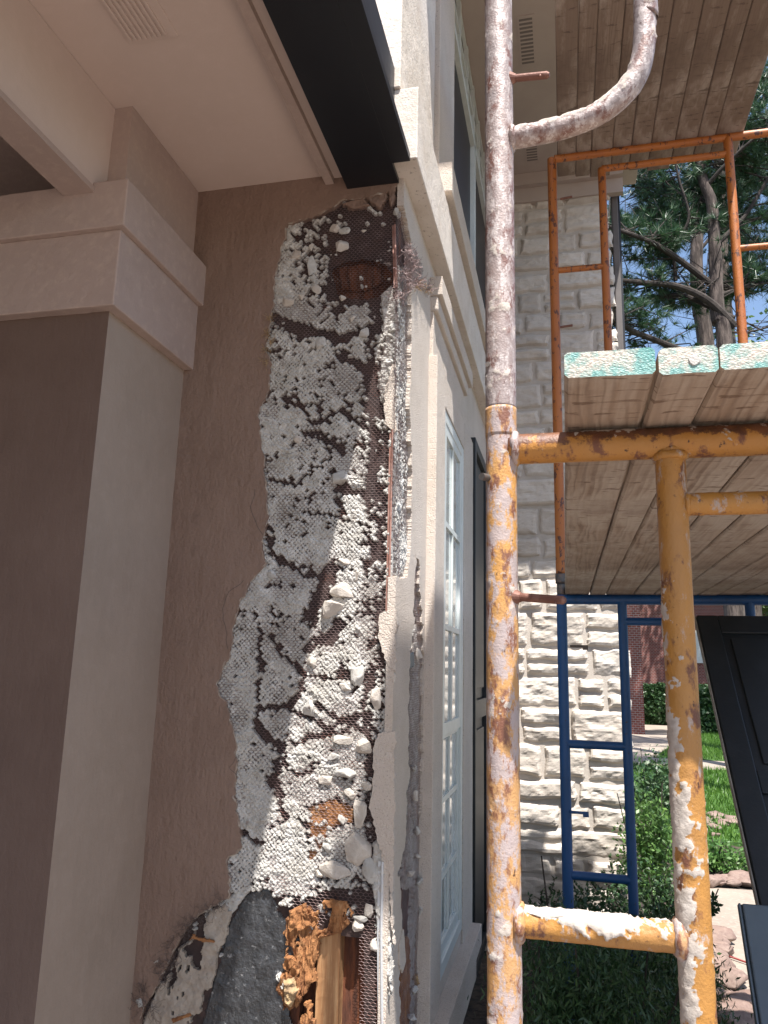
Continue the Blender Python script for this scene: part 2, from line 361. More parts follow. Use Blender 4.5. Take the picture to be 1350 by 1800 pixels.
def dseg(x, y, pl):
    d = np.full(x.shape, 1e9)
    for (ax, ay), (bx, by) in zip(pl[:-1], pl[1:]):
        L = (bx-ax)**2+(by-ay)**2; t = np.clip(((x-ax)*(bx-ax)+(y-ay)*(by-ay))/max(L, 1e-9), 0, 1)
        d = np.minimum(d, np.hypot(x-ax-t*(bx-ax), y-ay-t*(by-ay)))
    return d
def tube(path, r, seg=12, cap=True, crust=None, step=None):
    """round tube along a path; crust(P, up) -> 0..1 stuck-on mortar, displaces the surface"""
    P = [np.array(p, float) for p in path]
    if step:
        Q = []
        for a, b in zip(P[:-1], P[1:]):
            k = max(1, int(np.linalg.norm(b-a)/step)); Q += [a+(b-a)*i/k for i in range(k)]
        P = Q+[P[-1]]
    P = np.array(P); n = len(P); T = np.gradient(P, axis=0); T /= np.linalg.norm(T, axis=1)[:, None]
    up = np.array([0, 0, 1.]) if abs(T[0][2]) < .9 else np.array([0, 1., 0]); U = np.zeros_like(P)
    u = up-T[0]*(up@T[0]); u /= np.linalg.norm(u)
    for i in range(n):
        u = u-T[i]*(u@T[i]); u /= np.linalg.norm(u); U[i] = u
    W = np.cross(T, U); th = np.linspace(0, 2*math.pi, seg, endpoint=False)
    rr = np.full(n, r) if np.isscalar(r) else np.interp(np.linspace(0, 1, n), np.linspace(0, 1, len(r)), r)
    N = U[:, None, :]*np.cos(th)[None, :, None]+W[:, None, :]*np.sin(th)[None, :, None]
    V = P[:, None, :]+N*rr[:, None, None]
    at = np.zeros((n, seg))
    if crust is not None:
        c, d = crust(V, N); V = V+N*d[..., None]; at = c
    V = V.reshape(-1, 3); i = np.arange(n-1)[:, None]; j = np.arange(seg)[None, :]; j2 = (j+1) % seg
    F = np.stack([i*seg+j+0*j2, i*seg+j2, (i+1)*seg+j2, (i+1)*seg+j+0*j2], -1).reshape(-1, 4).tolist()
    at = at.ravel()
    if cap: F += [list(range(seg))[::-1], [(n-1)*seg+k for k in range(seg)]]
    return V, F, at
def crustf(amount, up=0.5, amp=.0022, seed=0, sc=1.0, front=0.0, zf=None, side=0.0):
    def f(V, N):
        a = fbm(V*22*sc, 5, seed)+(N[..., 2]*up*.25)-(N[..., 1]*front*.15)-N[..., 0]*side*.2; fine = fbm(V*230, 3, seed+9); mid = fbm(V*85, 4, seed+3)
        am = amount if zf is None else amount+zf(V[..., 2])
        c = np.clip((a-(.78-am*.5))*4+(mid-.5)*3.6+(fine-.5)*1.6, 0, 1)
        d = c*amp*(.15+1.5*fine)*.8+(mid-.5)*amp*.4
        return c, d
    return f
def addtube(name, path, r, m, parent, seg=16, step=None, crust=None, cap=True):
    V, F, at = tube(path, r, seg, cap, crust, step)
    return obj(name, V, F, m, parent, smooth=True, attrs={'crust': at})

# ================================================================ THE SETTING: ground
X0, X1, Y0, Y1 = -60, 90, -40, 160
V, F = box(X0, X1, Y0, Y1, -.5, -.012); g_ = struct(obj('ground', V, F, 'soil'))
def sheet(name, pts, z, m, th=.05):
    V, F = slab([(x, y, z) for x, y in pts], (0, 0, 1), th); return struct(obj(name, V, F, m))
sheet('driveway', [(-12, -12), (14, -12), (14, 1.75), (-.2, 1.75), (-.2, 2.2), (-12, 2.2)], 0, 'drive')  # unseen ground sheet, put in to bounce light into the porch
gp = lambda x, y: tuple(on(2, x, y, 0)[:2])
sheet('walkway', [gp(x, y) for x, y in [(1400, 1900), (1318, 1790), (1290, 1715), (1258, 1668), (1225, 1630), (1190, 1590), (1190, 1556), (1345, 1566), (1450, 1572), (1700, 1900)]][::-1], 0, 'concrete')
swy = 15.6
lawnpoly = [(.9, 8.6), (12, 8.2), (30, 8.2), (30, 14.9), (.9, 14.9)]
sheet('lawn', lawnpoly, .02, 'lawn')
sheet('sidewalk', [(-2, 14.95), (30, 14.95), (30, 16.6), (-2, 16.6)], .012, 'concrete')
lawn2 = [(1.72, 16.65), (30, 16.65), (30, 27.5), (4.3, 27.5)]
sheet('front_lawn', lawn2, .02, 'lawn')
sheet('garden_path', [(.3, 16.65), (1.66, 16.65), (4.2, 27.5), (1.0, 27.5)], .012, 'concrete')
sheet('road', [(5.1, 33), (60, 33), (60, 60), (5.1, 60)], .012, 'road')

# grass blades on the lawns
def blades(n, poly, zbase, hgt, seed):
    r = np.random.default_rng(seed); xs = np.array([p[0] for p in poly]); ys = np.array([p[1] for p in poly])
    x = r.uniform(xs.min(), min(xs.max(), 8), n*2); y = r.uniform(ys.min(), ys.max(), n*2); k = pip(x, y, poly)
    x = x[k][:n]; y = y[k][:n]; m = len(x); a = r.uniform(0, 2*math.pi, m); h = hgt*r.uniform(.5, 1.2, m); wd = .010*np.ones(m)
    l = r.normal(0, .35, (m, 2))*h[:, None]
    A = np.stack([x-np.cos(a)*wd, y-np.sin(a)*wd, np.full(m, zbase)], 1); B = np.stack([x+np.cos(a)*wd, y+np.sin(a)*wd, np.full(m, zbase)], 1)
    T = np.stack([x+l[:, 0], y+l[:, 1], zbase+h], 1)
    V = np.stack([A, B, T], 1).reshape(-1, 3); return V, np.arange(3*m).reshape(-1, 3)
V, F = blades(26000, [(1.0, 8.6), (7, 8.3), (7, 14.9), (1.0, 14.9)], .02, .09, 1); o = obj('lawn_grass', V, F, 'grass'); tag(o, 'bright green lawn grass before the pale sidewalk', 'grass'); o['kind'] = 'stuff'
V, F = blades(30000, lawn2, .02, .10, 2); o = obj('lawn_grass', V, F, 'grass'); tag(o, 'sunlit lawn grass beyond the sidewalk by the garden path', 'grass'); o['kind'] = 'stuff'

# ================================================================ RETURN WALL with the torn-open stucco
YW = 2.3
def W(x, y, dy=0.0): return on(1, x, y, YW-dy)          # pixel -> wall plane (stucco face = YW-dy)
DST = .024                                              # stucco stands this far in front of the building paper
hole_px = [(506, 393), (540, 383), (570, 371), (600, 352), (640, 347), (676, 338), (701, 322)]
left_px = [(232, 1860), (245, 1790), (262, 1755), (290, 1702), (312, 1655), (345, 1612), (372, 1592), (402, 1578), (405, 1548), (397, 1512), (424, 1490),
           (420, 1450), (411, 1400), (417, 1340), (411, 1290), (398, 1242), (384, 1222), (382, 1196), (400, 1160), (409, 1100), (424, 1052), (448, 1012), (468, 990),
           (461, 958), (470, 900), (463, 830), (459, 790), (453, 732), (469, 690), (478, 640), (464, 615), (472, 588), (480, 540), (484, 482), (497, 430)]
outline = ragged(left_px+hole_px, 6, 1.5, 3, closed=False)
hole_w = [W(x, y, DST) for x, y in outline]
wall = thing('stucco_wall', 'taupe stucco wall torn open down to wire lath and old mortar', 'wall', (-.9, YW, 0))
XC = -.5
# stucco face: everything left of and above the hole
poly = [(-1.9, YW-DST, 0), (-1.9, YW-DST, 3.5), (XC-.012, YW-DST, 3.5)]+[tuple(p) for p in hole_w[::-1]]+[(hole_w[0][0], YW-DST, 0)]
V, F = slab(poly, (0, -1, 0), DST-.002); skin = obj('stucco_face', V, F, 'taupe', wall)
# rough broken lip running along the hole edge
lip = []
L3 = np.array([W(x, y, DST-.004) for x, y in outline]); L3 = L3+rng.normal(0, .0012, L3.shape)
V, F, at = tube(L3, .0030, 6, True, lambda V, N: (np.zeros(V.shape[:2]), (fbm(V*160, 3, 4)-.4)*.006))
obj('broken_edge', V, F, 'lip', skin)
# building paper with a rotted opening near the top and an open stud bay at the bottom
paper_px = [(350, 330), (760, 300), (760, 1900), (640, 1900), (640, 1650), (600, 1645), (596, 1625), (560, 1640), (500, 1700), (505, 1900), (200, 1900), (360, 1200)]
rot_hole = ragged([(583, 478), (600, 462), (640, 455), (672, 462), (690, 480), (692, 505), (668, 520), (630, 526), (596, 520)], 5, 1.5, 5)
P0 = [np.array([min(W(x, y)[0], XC-.034), W(x, y)[2]]) for x, y in paper_px]
# cut the rot hole by bridging
br = [W(x, y)[[0, 2]] for x, y in rot_hole]
k0 = int(np.argmax([p[0] for p in br])); brr = br[k0:]+br[:k0+1]
ar = sum(a[0]*b[1]-b[0]*a[1] for a, b in zip(P0, P0[1:]+P0[:1])); ab = sum(a[0]*b[1]-b[0]*a[1] for a, b in zip(br, br[1:]+br[:1]))
if ar*ab > 0: brr = brr[::-1]
edge = np.array([XC-.034, W(690, 490)[2]])
Pp = P0[:2]+[edge+np.array([0, .002])]+brr+[edge]+P0[2:]
V, F = slab([(p[0], YW, p[1]) for p in Pp if p[0] > -1.6], (0, -1, 0), .004)
# subdivided, slightly wrinkled paper would hide: keep it flat, bump does the rest
obj('building_paper', V, F, 'felt', wall)
MB().box(-1.3, -.53, YW+.05, YW+.075, .3, 3.3).build('sheathing', 'darkrot', wall)

# ---- hex field shared by mortar and lath
PX, PZ = .0150, .0078       # cell pitch
def cell(u, v):
    """nearest staggered cell centre for coordinates u, v (metres)"""
    best = None
    j0 = np.round(v/PZ)
    for dj in (-1, 0, 1):
        j = j0+dj; off = (np.mod(j, 2))*.5; i = np.round(u/PX-off); cu = (i+off)*PX; cv = j*PZ
        d = np.hypot((u-cu)/PX*1.0, (v-cv)/PZ*.55)
        if best is None: best = [d, i, j, cu, cv]
        else:
            k = d < best[0]
            for q, val in enumerate((d, i, j, cu, cv)): best[q] = np.where(k, val, best[q])
    return best
holepoly_px = [tuple(p) for p in outline]
lathR = [(697, 322), (697, 500), (700, 700), (690, 900), (690, 1100), (686, 1300), (684, 1500), (680, 1700), (676, 1860)]
region_px = holepoly_px+lathR
dark_lines = [([(455, 880), (480, 980), (560, 1020), (600, 1000)], 9), ([(580, 1010), (560, 1060), (548, 1080)], 22), ([(600, 1100), (560, 1125), (540, 1140)], 14),
    ([(452, 1075), (458, 1160), (456, 1240), (452, 1270)], 7), ([(452, 1270), (490, 1310), (500, 1330), (480, 1370)], 12), ([(480, 1070), (480, 1100)], 5), ([(494, 1070), (494, 1105)], 5),
    ([(480, 1120), (500, 1160), (530, 1190), (528, 1220), (500, 1245), (455, 1250)], 8), ([(500, 1245), (560, 1262)], 7), ([(530, 1255), (600, 1290), (650, 1260)], 9), ([(540, 1190), (600, 1185)], 5),
    ([(500, 1400), (470, 1380), (490, 1350)], 9), ([(480, 1370), (500, 1430), (560, 1470)], 9), ([(520, 1310), (560, 1290), (600, 1270), (640, 1265)], 10), ([(560, 1240), (640, 1290), (650, 1320)], 7),
    ([(590, 830), (600, 860), (640, 870)], 11), ([(450, 1480), (500, 1500)], 5), ([(425, 1460), (460, 1480)], 6), ([(480, 1340), (530, 1360), (560, 1340)], 6), ([(600, 1180), (640, 1190)], 16),
    ([(470, 560), (600, 600), (690, 570)], 12), ([(500, 700), (560, 740), (600, 720), (640, 750)], 7), ([(540, 760), (600, 780)], 14), ([(600, 620), (640, 650), (660, 700)], 10),
    ([(480, 840), (520, 850), (580, 800)], 5), ([(490, 1440), (545, 1475)], 6), ([(455, 1575), (520, 1600), (600, 1570), (640, 1600)], 11),
    ([(655, 1360), (650, 1330), (640, 1240), (655, 1180)], 9), ([(640, 700), (660, 760), (650, 860)], 8), ([(560, 900), (610, 920), (590, 870)], 6)]
def density(px, py, u, v):
    n = fbm(np.stack([u*13, v*13, u*0], -1), 3, 21); n2 = fbm(np.stack([u*45, v*60, u*0], -1), 2, 25)
    base = np.interp(py, [340, 420, 520, 560, 620, 680, 760, 900, 1100, 1300, 1450, 1500, 1560, 1600, 1650, 1900], [.08, .22, .44, .56, .68, .76, .80, .80, .84, .83, .86, .95, .6, .30, .0, .0])
    d = base+(n-.5)*.55*np.where(base > .9, .55, 1)+(n2-.5)*1.15
    d = np.where((py < 560) & (px < 560), d+.28*np.clip((560-px)/60, 0, 1)+.12, d)
    for pl, wd in dark_lines:
        q = dseg(px+(n2-.5)*22, py+(n-.5)*26, pl); d = d-1.5*np.clip(1.2-q/(wd*.72), 0, 1)
    # open lath strip by the corner
    cx = np.interp(py, [480, 600, 800, 1000, 1150, 1400, 1600, 1800], [690, 668, 668, 664, 664, 655, 655, 660]); cw = np.interp(py, [480, 600, 1000, 1200, 1800], [16, 34, 30, 22, 12])
    d = d-np.clip(1.15-np.abs(px-cx)/cw, 0, .8)*.70
    # shapes that are bare: rotted opening, membrane, stud bay
    d = np.where(pip(px, py, [(575, 400), (700, 400), (700, 535), (620, 540), (575, 530)]), d-.5, d)
    d = np.where(pip(px, py, [(355, 1860), (405, 1600), (440, 1566), (470, 1562), (540, 1640), (560, 1620), (655, 1600), (668, 1900)]), -1, d)
    d = np.where(pip(px, py, [(540, 1415), (590, 1400), (628, 1420), (625, 1450), (590, 1452), (560, 1500), (540, 1520), (535, 1490), (548, 1450)]), d-.75, d)
    d = np.where(pip(px, py, [(500, 1510), (640, 1520), (655, 1600), (540, 1600), (500, 1560)]) & (py > 1560), d-.25, d)
    d = np.where(pip(px, py, [(520, 1420), (545, 1500), (540, 1580), (480, 1560), (450, 1500)]), 1.2, d)
    return d
def heightfield(name, axis, val, sgn, a0, a1, b0, b1, res, regpoly, dens, m, parent, hmax=.011, back=.0005, matter=1.0):
    """mortar pressed through lath on a plane; axis 1: wall faces -Y (u=X); axis 0: wall faces +X (u=Y)"""
    nu = int((a1-a0)/res); nv = int((b1-b0)/(res)); u, v = np.meshgrid(np.linspace(a0, a1, nu), np.linspace(b0, b1, nv), indexing='ij')
    if axis == 1: P = np.stack([u, np.full_like(u, val), v], -1)
    else: P = np.stack([np.full_like(u, val), u, v], -1)
    d_ = (P-CP)@DV; px = 675+FPX*((P-CP)@RV)/d_; py = 900-FPX*((P-CP)@UV)/d_
    ju = (fbm(np.stack([u*60, v*60, u*0], -1), 2, 31)-.5)*.011; jv = (fbm(np.stack([u*60, v*60, u*0+5], -1), 2, 33)-.5)*.008
    dist, ci, cj, cu, cv = cell(u+ju, v+jv)
    if axis == 1: Q = np.stack([cu, np.full_like(u, val), cv], -1)
    else: Q = np.stack([np.full_like(u, val), cu, cv], -1)
    dd = (Q-CP)@DV; cpx = 675+FPX*((Q-CP)@RV)/dd; cpy = 900-FPX*((Q-CP)@UV)/dd
    den = dens(cpx, cpy, cu, cv); hsh = _h(ci.astype(np.int64), cj.astype(np.int64), ci.astype(np.int64)*0, 5)
    fill = den-(.18+.5*hsh)
    dome = np.sqrt(np.clip(1-(dist/.50)**2, 0, 1))
    solid = np.clip((fbm(np.stack([u*16, v*16, u*0+2], -1), 3, 41)-.47)*4.0, 0, 1)*np.clip(fill*2.2, 0, 1)
    ridge = fbm(np.stack([u*14, v*130+fbm(np.stack([u*20, v*20, u*0], -1), 2, 8)*6, u*0], -1), 3, 44); lump = fbm(np.stack([u*55, v*75, u*0], -1), 3, 45)
    big = fbm(np.stack([u*9, v*9, u*0], -1), 3, 48)
    sz = .45+.8*_h(ci.astype(np.int64), cj.astype(np.int64), ci.astype(np.int64)*0, 6)
    fil = (fill > 0)
    h = back+fil*(.0022+dome*.0042*sz+(lump-.3)*.005)+solid*fil*((ridge-.25)*.0095+.001)+fil*(big-.45)*.012+fil*(fbm(np.stack([u*330, v*330, u*0], -1), 2, 91)-.5)*.0034-fil*np.clip(dist-.40, 0, .3)*.010
    h = np.where(fil, np.clip(h, .0012, hmax), -.002)*matter
    h3 = _h(ci.astype(np.int64), cj.astype(np.int64), ci.astype(np.int64)*0, 9)
    keep = fil & (dist < np.where(solid > .12, 9, .34+.30*h3)) & pip(px, py, regpoly)
    h = np.where(keep, h, -.003)
    Pn = P.copy(); Pn[..., axis] = val+sgn*h
    i = np.arange(nu-1)[:, None]; j = np.arange(nv-1)[None, :]; a = (i*nv+j); q = np.stack([a, a+nv, a+nv+1, a+1], -1)
    if axis == 1 or True: pass
    K = keep[:-1, :-1] | keep[1:, :-1] | keep[1:, 1:] | keep[:-1, 1:]
    q = q[K]
    if axis == 0: q = q[:, ::-1] if sgn < 0 else q
    used = np.unique(q); mp = np.full(nu*nv, -1); mp[used] = np.arange(len(used))
    return obj(name, Pn.reshape(-1, 3)[used], mp[q], m, parent, smooth=False)
heightfield('scratch_coat', 1, YW-.007, -1, -1.10, -.505, .45, 3.2, .0021, region_px, density, 'mortar', wall, .016)
# expanded lath wires
def lathwires(name, axis, val, sgn, a0, a1, b0, b1, regpoly, parent, wr=.00055, wob=.002, m='wire', seed=0, drop=0.0):
    i0, i1, j0, j1 = int(a0/PX)-1, int(a1/PX)+1, int(b0/PZ)-1, int(b1/PZ)+1
    I, J = np.meshgrid(np.arange(i0, i1), np.arange(j0, j1), indexing='ij'); I = I.ravel(); J = J.ravel()
    cu = (I+np.mod(J, 2)*.5)*PX; cv = J*PZ
    w2, h2 = PX*.5, PZ
    segs = []
    # elongated hexagon edges per cell: bottom-left, bottom-right and the left upright
    A = np.stack([cu-w2, cv-h2*.33], 1); B = np.stack([cu, cv-h2*.67], 1); Cc = np.stack([cu+w2, cv-h2*.33], 1); D = np.stack([cu-w2, cv+h2*.33], 1)
    E = np.vstack([np.hstack([A, B]), np.hstack([B, Cc]), np.hstack([A, D])])
    r = np.random.default_rng(seed)
    def P3(uv):
        n = vnoise(np.stack([uv[:, 0]*30, uv[:, 1]*30, uv[:, 0]*0], -1), 61); n2 = vnoise(np.stack([uv[:, 0]*30, uv[:, 1]*30, uv[:, 0]*0+9], -1), 62); n3 = vnoise(np.stack([uv[:, 0]*14, uv[:, 1]*14, uv[:, 0]*0+9], -1), 63)
        uu = uv[:, 0]+(n-.5)*wob; vv = uv[:, 1]+(n2-.5)*wob; o = val+sgn*(.001+n3*.006)
        return np.stack([uu, o, vv], 1) if axis == 1 else np.stack([o, uu, vv], 1)
    a = P3(E[:, :2]); b = P3(E[:, 2:]); mid = (a+b)/2
    dq = (mid-CP)@DV; px = 675+FPX*((mid-CP)@RV)/dq; py = 900-FPX*((mid-CP)@UV)/dq
    k = pip(px, py, regpoly) & (r.random(len(px)) > drop); a = a[k]; b = b[k]
    T = b-a; T /= np.linalg.norm(T, axis=1)[:, None]+1e-9; nrm = np.zeros(3); nrm[axis] = sgn
    s = np.cross(T, nrm); s /= np.linalg.norm(s, axis=1)[:, None]+1e-9
    ring = [s*wr, nrm*wr*1.2+0*s, -s*wr]
    V = np.stack([a+ring[0], a+ring[1], a+ring[2], b+ring[0], b+ring[1], b+ring[2]], 1).reshape(-1, 3); n = len(a); o6 = np.arange(n)[:, None]*6
    F = np.concatenate([o6+np.array([0, 1, 4, 3]), o6+np.array([1, 2, 5, 4]), o6+np.array([2, 0, 3, 5])])
    return obj(name, V, F, m, parent)
lathwires('metal_lath', 1, YW-.0100, -1, -1.10, -.505, .45, 3.2, [p for p in outline if p[1] < 1600 and p[0] > 300]+lathR[:-1]+[(680, 1860), (632, 1860), (632, 1640), (600, 1600), (545, 1640), (520, 1600), (470, 1560), (425, 1562)], wall)

# stud bay, rotten wood, membrane, remnants at the foot of the hole
def ppoly(pts, dy): return [tuple(W(x, y, dy)) for x, y in pts]
def noisy_patch(name, pts, plane_axis, val, sgn, res, h0, amp, sc, m, parent, stretch=(1, 1), seed=0, edge=6, hang=0.0, holes=0):
    """free-form lump on a wall plane, its outline given by points (u, v); thick, with a torn edge"""
    pts = np.array(pts); u, v = np.meshgrid(np.arange(pts[:, 0].min(), pts[:, 0].max()+res, res), np.arange(pts[:, 1].min(), pts[:, 1].max()+res, res), indexing='ij')
    j = (fbm(np.stack([u*90, v*90, u*0+seed], -1), 3, seed)-.5)*.02
    K = pip(u+j, v+j*.7, [tuple(p) for p in pts]) & (fbm(np.stack([u*26, v*17, u*0+seed+3], -1), 4, seed+6) > holes); dd = dseg(u, v, [tuple(p) for p in pts]+[tuple(pts[0])])
    h = h0*np.clip(dd/(edge/1000), 0, 1)**.5+amp*(fbm(np.stack([u*sc*stretch[0], v*sc*stretch[1], u*0+seed], -1), 5, seed+2)-.4)*2*np.clip(dd/(edge/1000), 0.3, 1)
    P = np.stack([u, val+sgn*h, v], -1) if plane_axis == 1 else np.stack([val+sgn*h, u, v], -1)
    B = np.stack([u, val+0*u-sgn*.002, v], -1) if plane_axis == 1 else np.stack([val+0*u-sgn*.002, u, v], -1)
    nu, nv = u.shape; i = np.arange(nu-1)[:, None]; jj = np.arange(nv-1)[None, :]; a = i*nv+jj; q = np.stack([a, a+nv, a+nv+1, a+1], -1)
    Kq = K[:-1, :-1] & K[1:, :-1] & K[1:, 1:] & K[:-1, 1:]; q = q[Kq]
    if len(q) == 0: return None
    used = np.unique(q); mp = np.full(nu*nv, -1); mp[used] = np.arange(len(used)); n = len(used)
    qq = mp[q]; Vt = P.reshape(-1, 3)[used]; Vb = B.reshape(-1, 3)[used]
    from collections import Counter
    E = {}
    for f in qq:
        for s in range(4):
            e = (int(f[s]), int(f[(s+1) % 4])); 
            if (e[1], e[0]) in E: del E[(e[1], e[0])]
            else: E[e] = 1
    F = qq.tolist()+(qq[:, ::-1]+n).tolist()+[[a_, b_, b_+n, a_+n] for a_, b_ in E]
    return obj(name, np.vstack([Vt, Vb]), F, m, parent, smooth=False)
def wpatch(name, px, dy, res, h0, amp, sc, m, parent, **k):
    pts = [W(x, y, dy)[[0, 2]] for x, y in px]; return noisy_patch(name, pts, 1, YW-dy, -1, res, h0, amp, sc, m, parent, **k)
wpatch('membrane', [(335, 1870), (372, 1740), (405, 1620), (432, 1572), (470, 1560), (492, 1600), (520, 1640), (545, 1670), (520, 1700), (505, 1740), (515, 1800), (520, 1870)], .0, .0035, .003, .0035, 28, 'membrane', wall, seed=3, edge=5)
wpatch('beige_mortar', [(236, 1870), (252, 1800), (266, 1762), (284, 1722), (296, 1696), (306, 1700), (318, 1662), (336, 1650), (348, 1622), (362, 1612), (370, 1598), (398, 1584), (410, 1600), (402, 1640), (378, 1720), (352, 1790), (338, 1870)], .003, .003, .011, .007, 42, 'mortarbeige', wall, seed=5, edge=7, holes=.40)
wpatch('beige_mortar', [(392, 1580), (425, 1560), (440, 1566), (412, 1604), (396, 1612)], .002, .003, .007, .005, 60, 'mortar', wall, seed=15, edge=7)
stud = W(562, 1640)[0], W(598, 1640)[0]
P, F = gridbox(stud[0]-.006, stud[1], YW+.004, YW+.05, .3, W(580, 1632)[2], .012, .0015, 60, 3)
so_ = obj('stud', P, F, 'studwood' if 'studwood' in M_ else 'rot', wall)
P, F = gridbox(-.79, -.762, YW+.012, YW+.04, .3, W(625, 1722)[2], .01, .003, 50, 8); obj('splintered_stud', P, F, 'darkrot', wall)
wpatch('rotten_wood', [(505, 1610), (545, 1590), (590, 1585), (612, 1600), (615, 1625), (598, 1640), (565, 1642), (556, 1700), (560, 1760), (556, 1870), (520, 1870), (528, 1800), (502, 1765), (486, 1740), (492, 1712), (520, 1690), (512, 1665), (500, 1640)], .004, .0028, .010, .016, 90, 'rot', wall, seed=7, edge=7, stretch=(1.4, .35), holes=.40)
wpatch('rotten_wood', [(508, 1600), (550, 1580), (610, 1582), (622, 1606), (600, 1640), (560, 1650), (550, 1720), (530, 1780), (505, 1765), (490, 1735), (500, 1690)], .014, .0026, .006, .016, 70, 'rot', wall, seed=27, edge=6, stretch=(1.2, .6), holes=.52)
wpatch('rotten_wood', [(540, 1420), (585, 1402), (625, 1420), (622, 1446), (590, 1452), (568, 1482), (558, 1520), (540, 1512), (545, 1465)], .001, .0028, .004, .006, 60, 'rot', wall, seed=8, edge=6)
wpatch('rotten_wood', [(498, 1722), (520, 1716), (530, 1740), (512, 1772), (500, 1760)], .02, .0028, .012, .014, 60, 'fibre', wall, seed=12, edge=8)
wpatch('rotten_wood', [(590, 470), (640, 462), (672, 470), (676, 500), (640, 515), (600, 512)], -.045, .004, .01, .015, 30, 'darkrot', wall, seed=9, edge=12, stretch=(3, .5))
# torn light flap of paint beside the rotten wood
wpatch('torn_flap', [(486, 1712), (494, 1708), (520, 1750), (512, 1762)], .012, .0022, .004, .006, 90, 'mortar', wall, seed=30, edge=3)

# pale stucco left on the corner
def remnant(name, px, th, m, par, dy):
    pts = ragged(px, 5, 1.3, 9); V, F = slab(ppoly(pts, dy), (0, -1, 0), th); o = obj(name, V, F, m, par); return o
remnant('corner_stucco', [(668, 1078), (690, 1074), (697, 1074), (696, 1180), (683, 1172), (676, 1150), (664, 1120)], .02, 'facade', wall, DST+.0025)
remnant('corner_stucco', [(664, 1290), (695, 1285), (689, 1650), (694, 1662), (686, 1620), (682, 1520), (664, 1482), (657, 1440), (648, 1420), (657, 1360), (655, 1320)], .02, 'facade', wall, DST+.0025)
remnant('corner_stucco', [(676, 690), (690, 640), (695, 640), (694, 760), (676, 745)], .018, 'facade', wall, DST-.003)
wpatch('corner_mortar', [(655, 1480), (672, 1470), (690, 1500), (692, 1760), (676, 1700), (664, 1640), (655, 1560)], .006, .0025, .012, .010, 70, 'mortar', wall, seed=18, edge=6)
wpatch('corner_mortar', [(668, 520), (690, 500), (698, 540), (692, 700), (676, 720), (664, 680), (676, 600)], .004, .0025, .006, .008, 80, 'mortar', wall, seed=19, edge=6)
# corner beads
def bead(px, m, dy, wd, name='corner_bead'):
    pts = [W(x, y, dy) for x, y in px]; mb = MB(); V, F, at = tube(pts, wd, 8, step=.01); mb.add(V, F)
    for s in (-1,): mb.add(*slab([tuple(np.array(p)+(0, .003, 0)) for p in pts]+[tuple(np.array(p)+(s*wd*3, .003, 0)) for p in pts[::-1]], (0, -1, 0), .0008))
    return mb.build(name, m, wall, smooth=False)
bead([(694, 395), (697, 505)], 'bead', .018, .0035); bead([(690, 755), (687, 900), (683, 1074)], 'bead', .02, .0035); bead([(683, 1172), (682, 1290)], 'bead', .018, .003)
bead([(672, 1515), (670, 1650), (672, 1860)], 'galv', .024, .0042)

# loose chunks of render
def rock(c, s, seed, flat=.6, n=16):
    r = np.random.default_rng(seed); bm = bmesh.new()
    for _ in range(n):
        v = r.normal(size=3); v /= np.linalg.norm(v); v *= r.uniform(.75, 1.05); bm.verts.new((v[0]*s[0], v[1]*s[1], v[2]*s[2]))
    bmesh.ops.convex_hull(bm, input=bm.verts[:]); 
    bmesh.ops.delete(bm, geom=[v for v in bm.verts if not v.link_faces], context='VERTS')
    bmesh.ops.bevel(bm, geom=bm.edges[:], offset=min(s)*.09, segments=1, affect='EDGES')
    bmesh.ops.triangulate(bm, faces=bm.faces[:]); bmesh.ops.subdivide_edges(bm, edges=bm.edges[:], cuts=1); bm.verts.index_update()
    P = np.array([v.co for v in bm.verts]); F = [[v.index for v in f.verts] for f in bm.faces]; bm.free()
    P = P+(P/(np.linalg.norm(P, axis=1)[:, None]+1e-9))*((fbm(P/min(s)*1.5+seed, 3, seed)-.5)*min(s)*.35)[:, None]
    return P+np.array(c), F
chunks = [(598, 842, 20, 17), (606, 1038, 30, 18), (584, 1070, 28, 24), (545, 1246, 15, 17), (548, 1165, 10, 12), (600, 432, 16, 14), (606, 405, 14, 10), (590, 402, 13, 10), (520, 447, 14, 12), (548, 470, 12, 24),
    (556, 510, 10, 12), (508, 530, 15, 13), (562, 602, 13, 14), (602, 524, 8, 7), (640, 1312, 16, 16), (606, 1360, 22, 14), (632, 1430, 14, 24), (628, 1490, 24, 28), (600, 1440, 8, 9), (645, 1380, 11, 9),
    (592, 1530, 30, 18), (650, 1530, 14, 24), (618, 1395, 14, 10), (660, 1228, 12, 22), (628, 1185, 14, 22), (604, 1300, 20, 9), (572, 1372, 17, 9), (575, 1490, 10, 10), (530, 520, 9, 10), (618, 560, 9, 8),
    (640, 585, 11, 12), (600, 990, 18, 9), (624, 1010, 10, 12), (478, 1010, 8, 9), (524, 772, 10, 9), (648, 1600, 9, 12), (634, 1615, 14, 7), (628, 1628, 12, 9), (660, 1660, 9, 12), (672, 1560, 9, 14),
    (546, 435, 7, 8), (640, 406, 6, 4), (696, 372, 7, 9), (318, 1598, 7, 7), (280, 1690, 14, 9), (248, 1760, 10, 12), (690, 1190, 8, 12), (608, 1205, 12, 9), (585, 1330, 14, 7), (560, 1535, 9, 8)]
for k, (x, y, a, b) in enumerate(chunks):
    c = W(x, y, .017); s = 1/580*1.12
    V, F = rock(c, (a*s, max(.007, min(a, b)*s*.6), b*s), 100+k)
    obj('mortar_chunk', V, F, 'chunk' if k % 3 else 'mortar', wall)
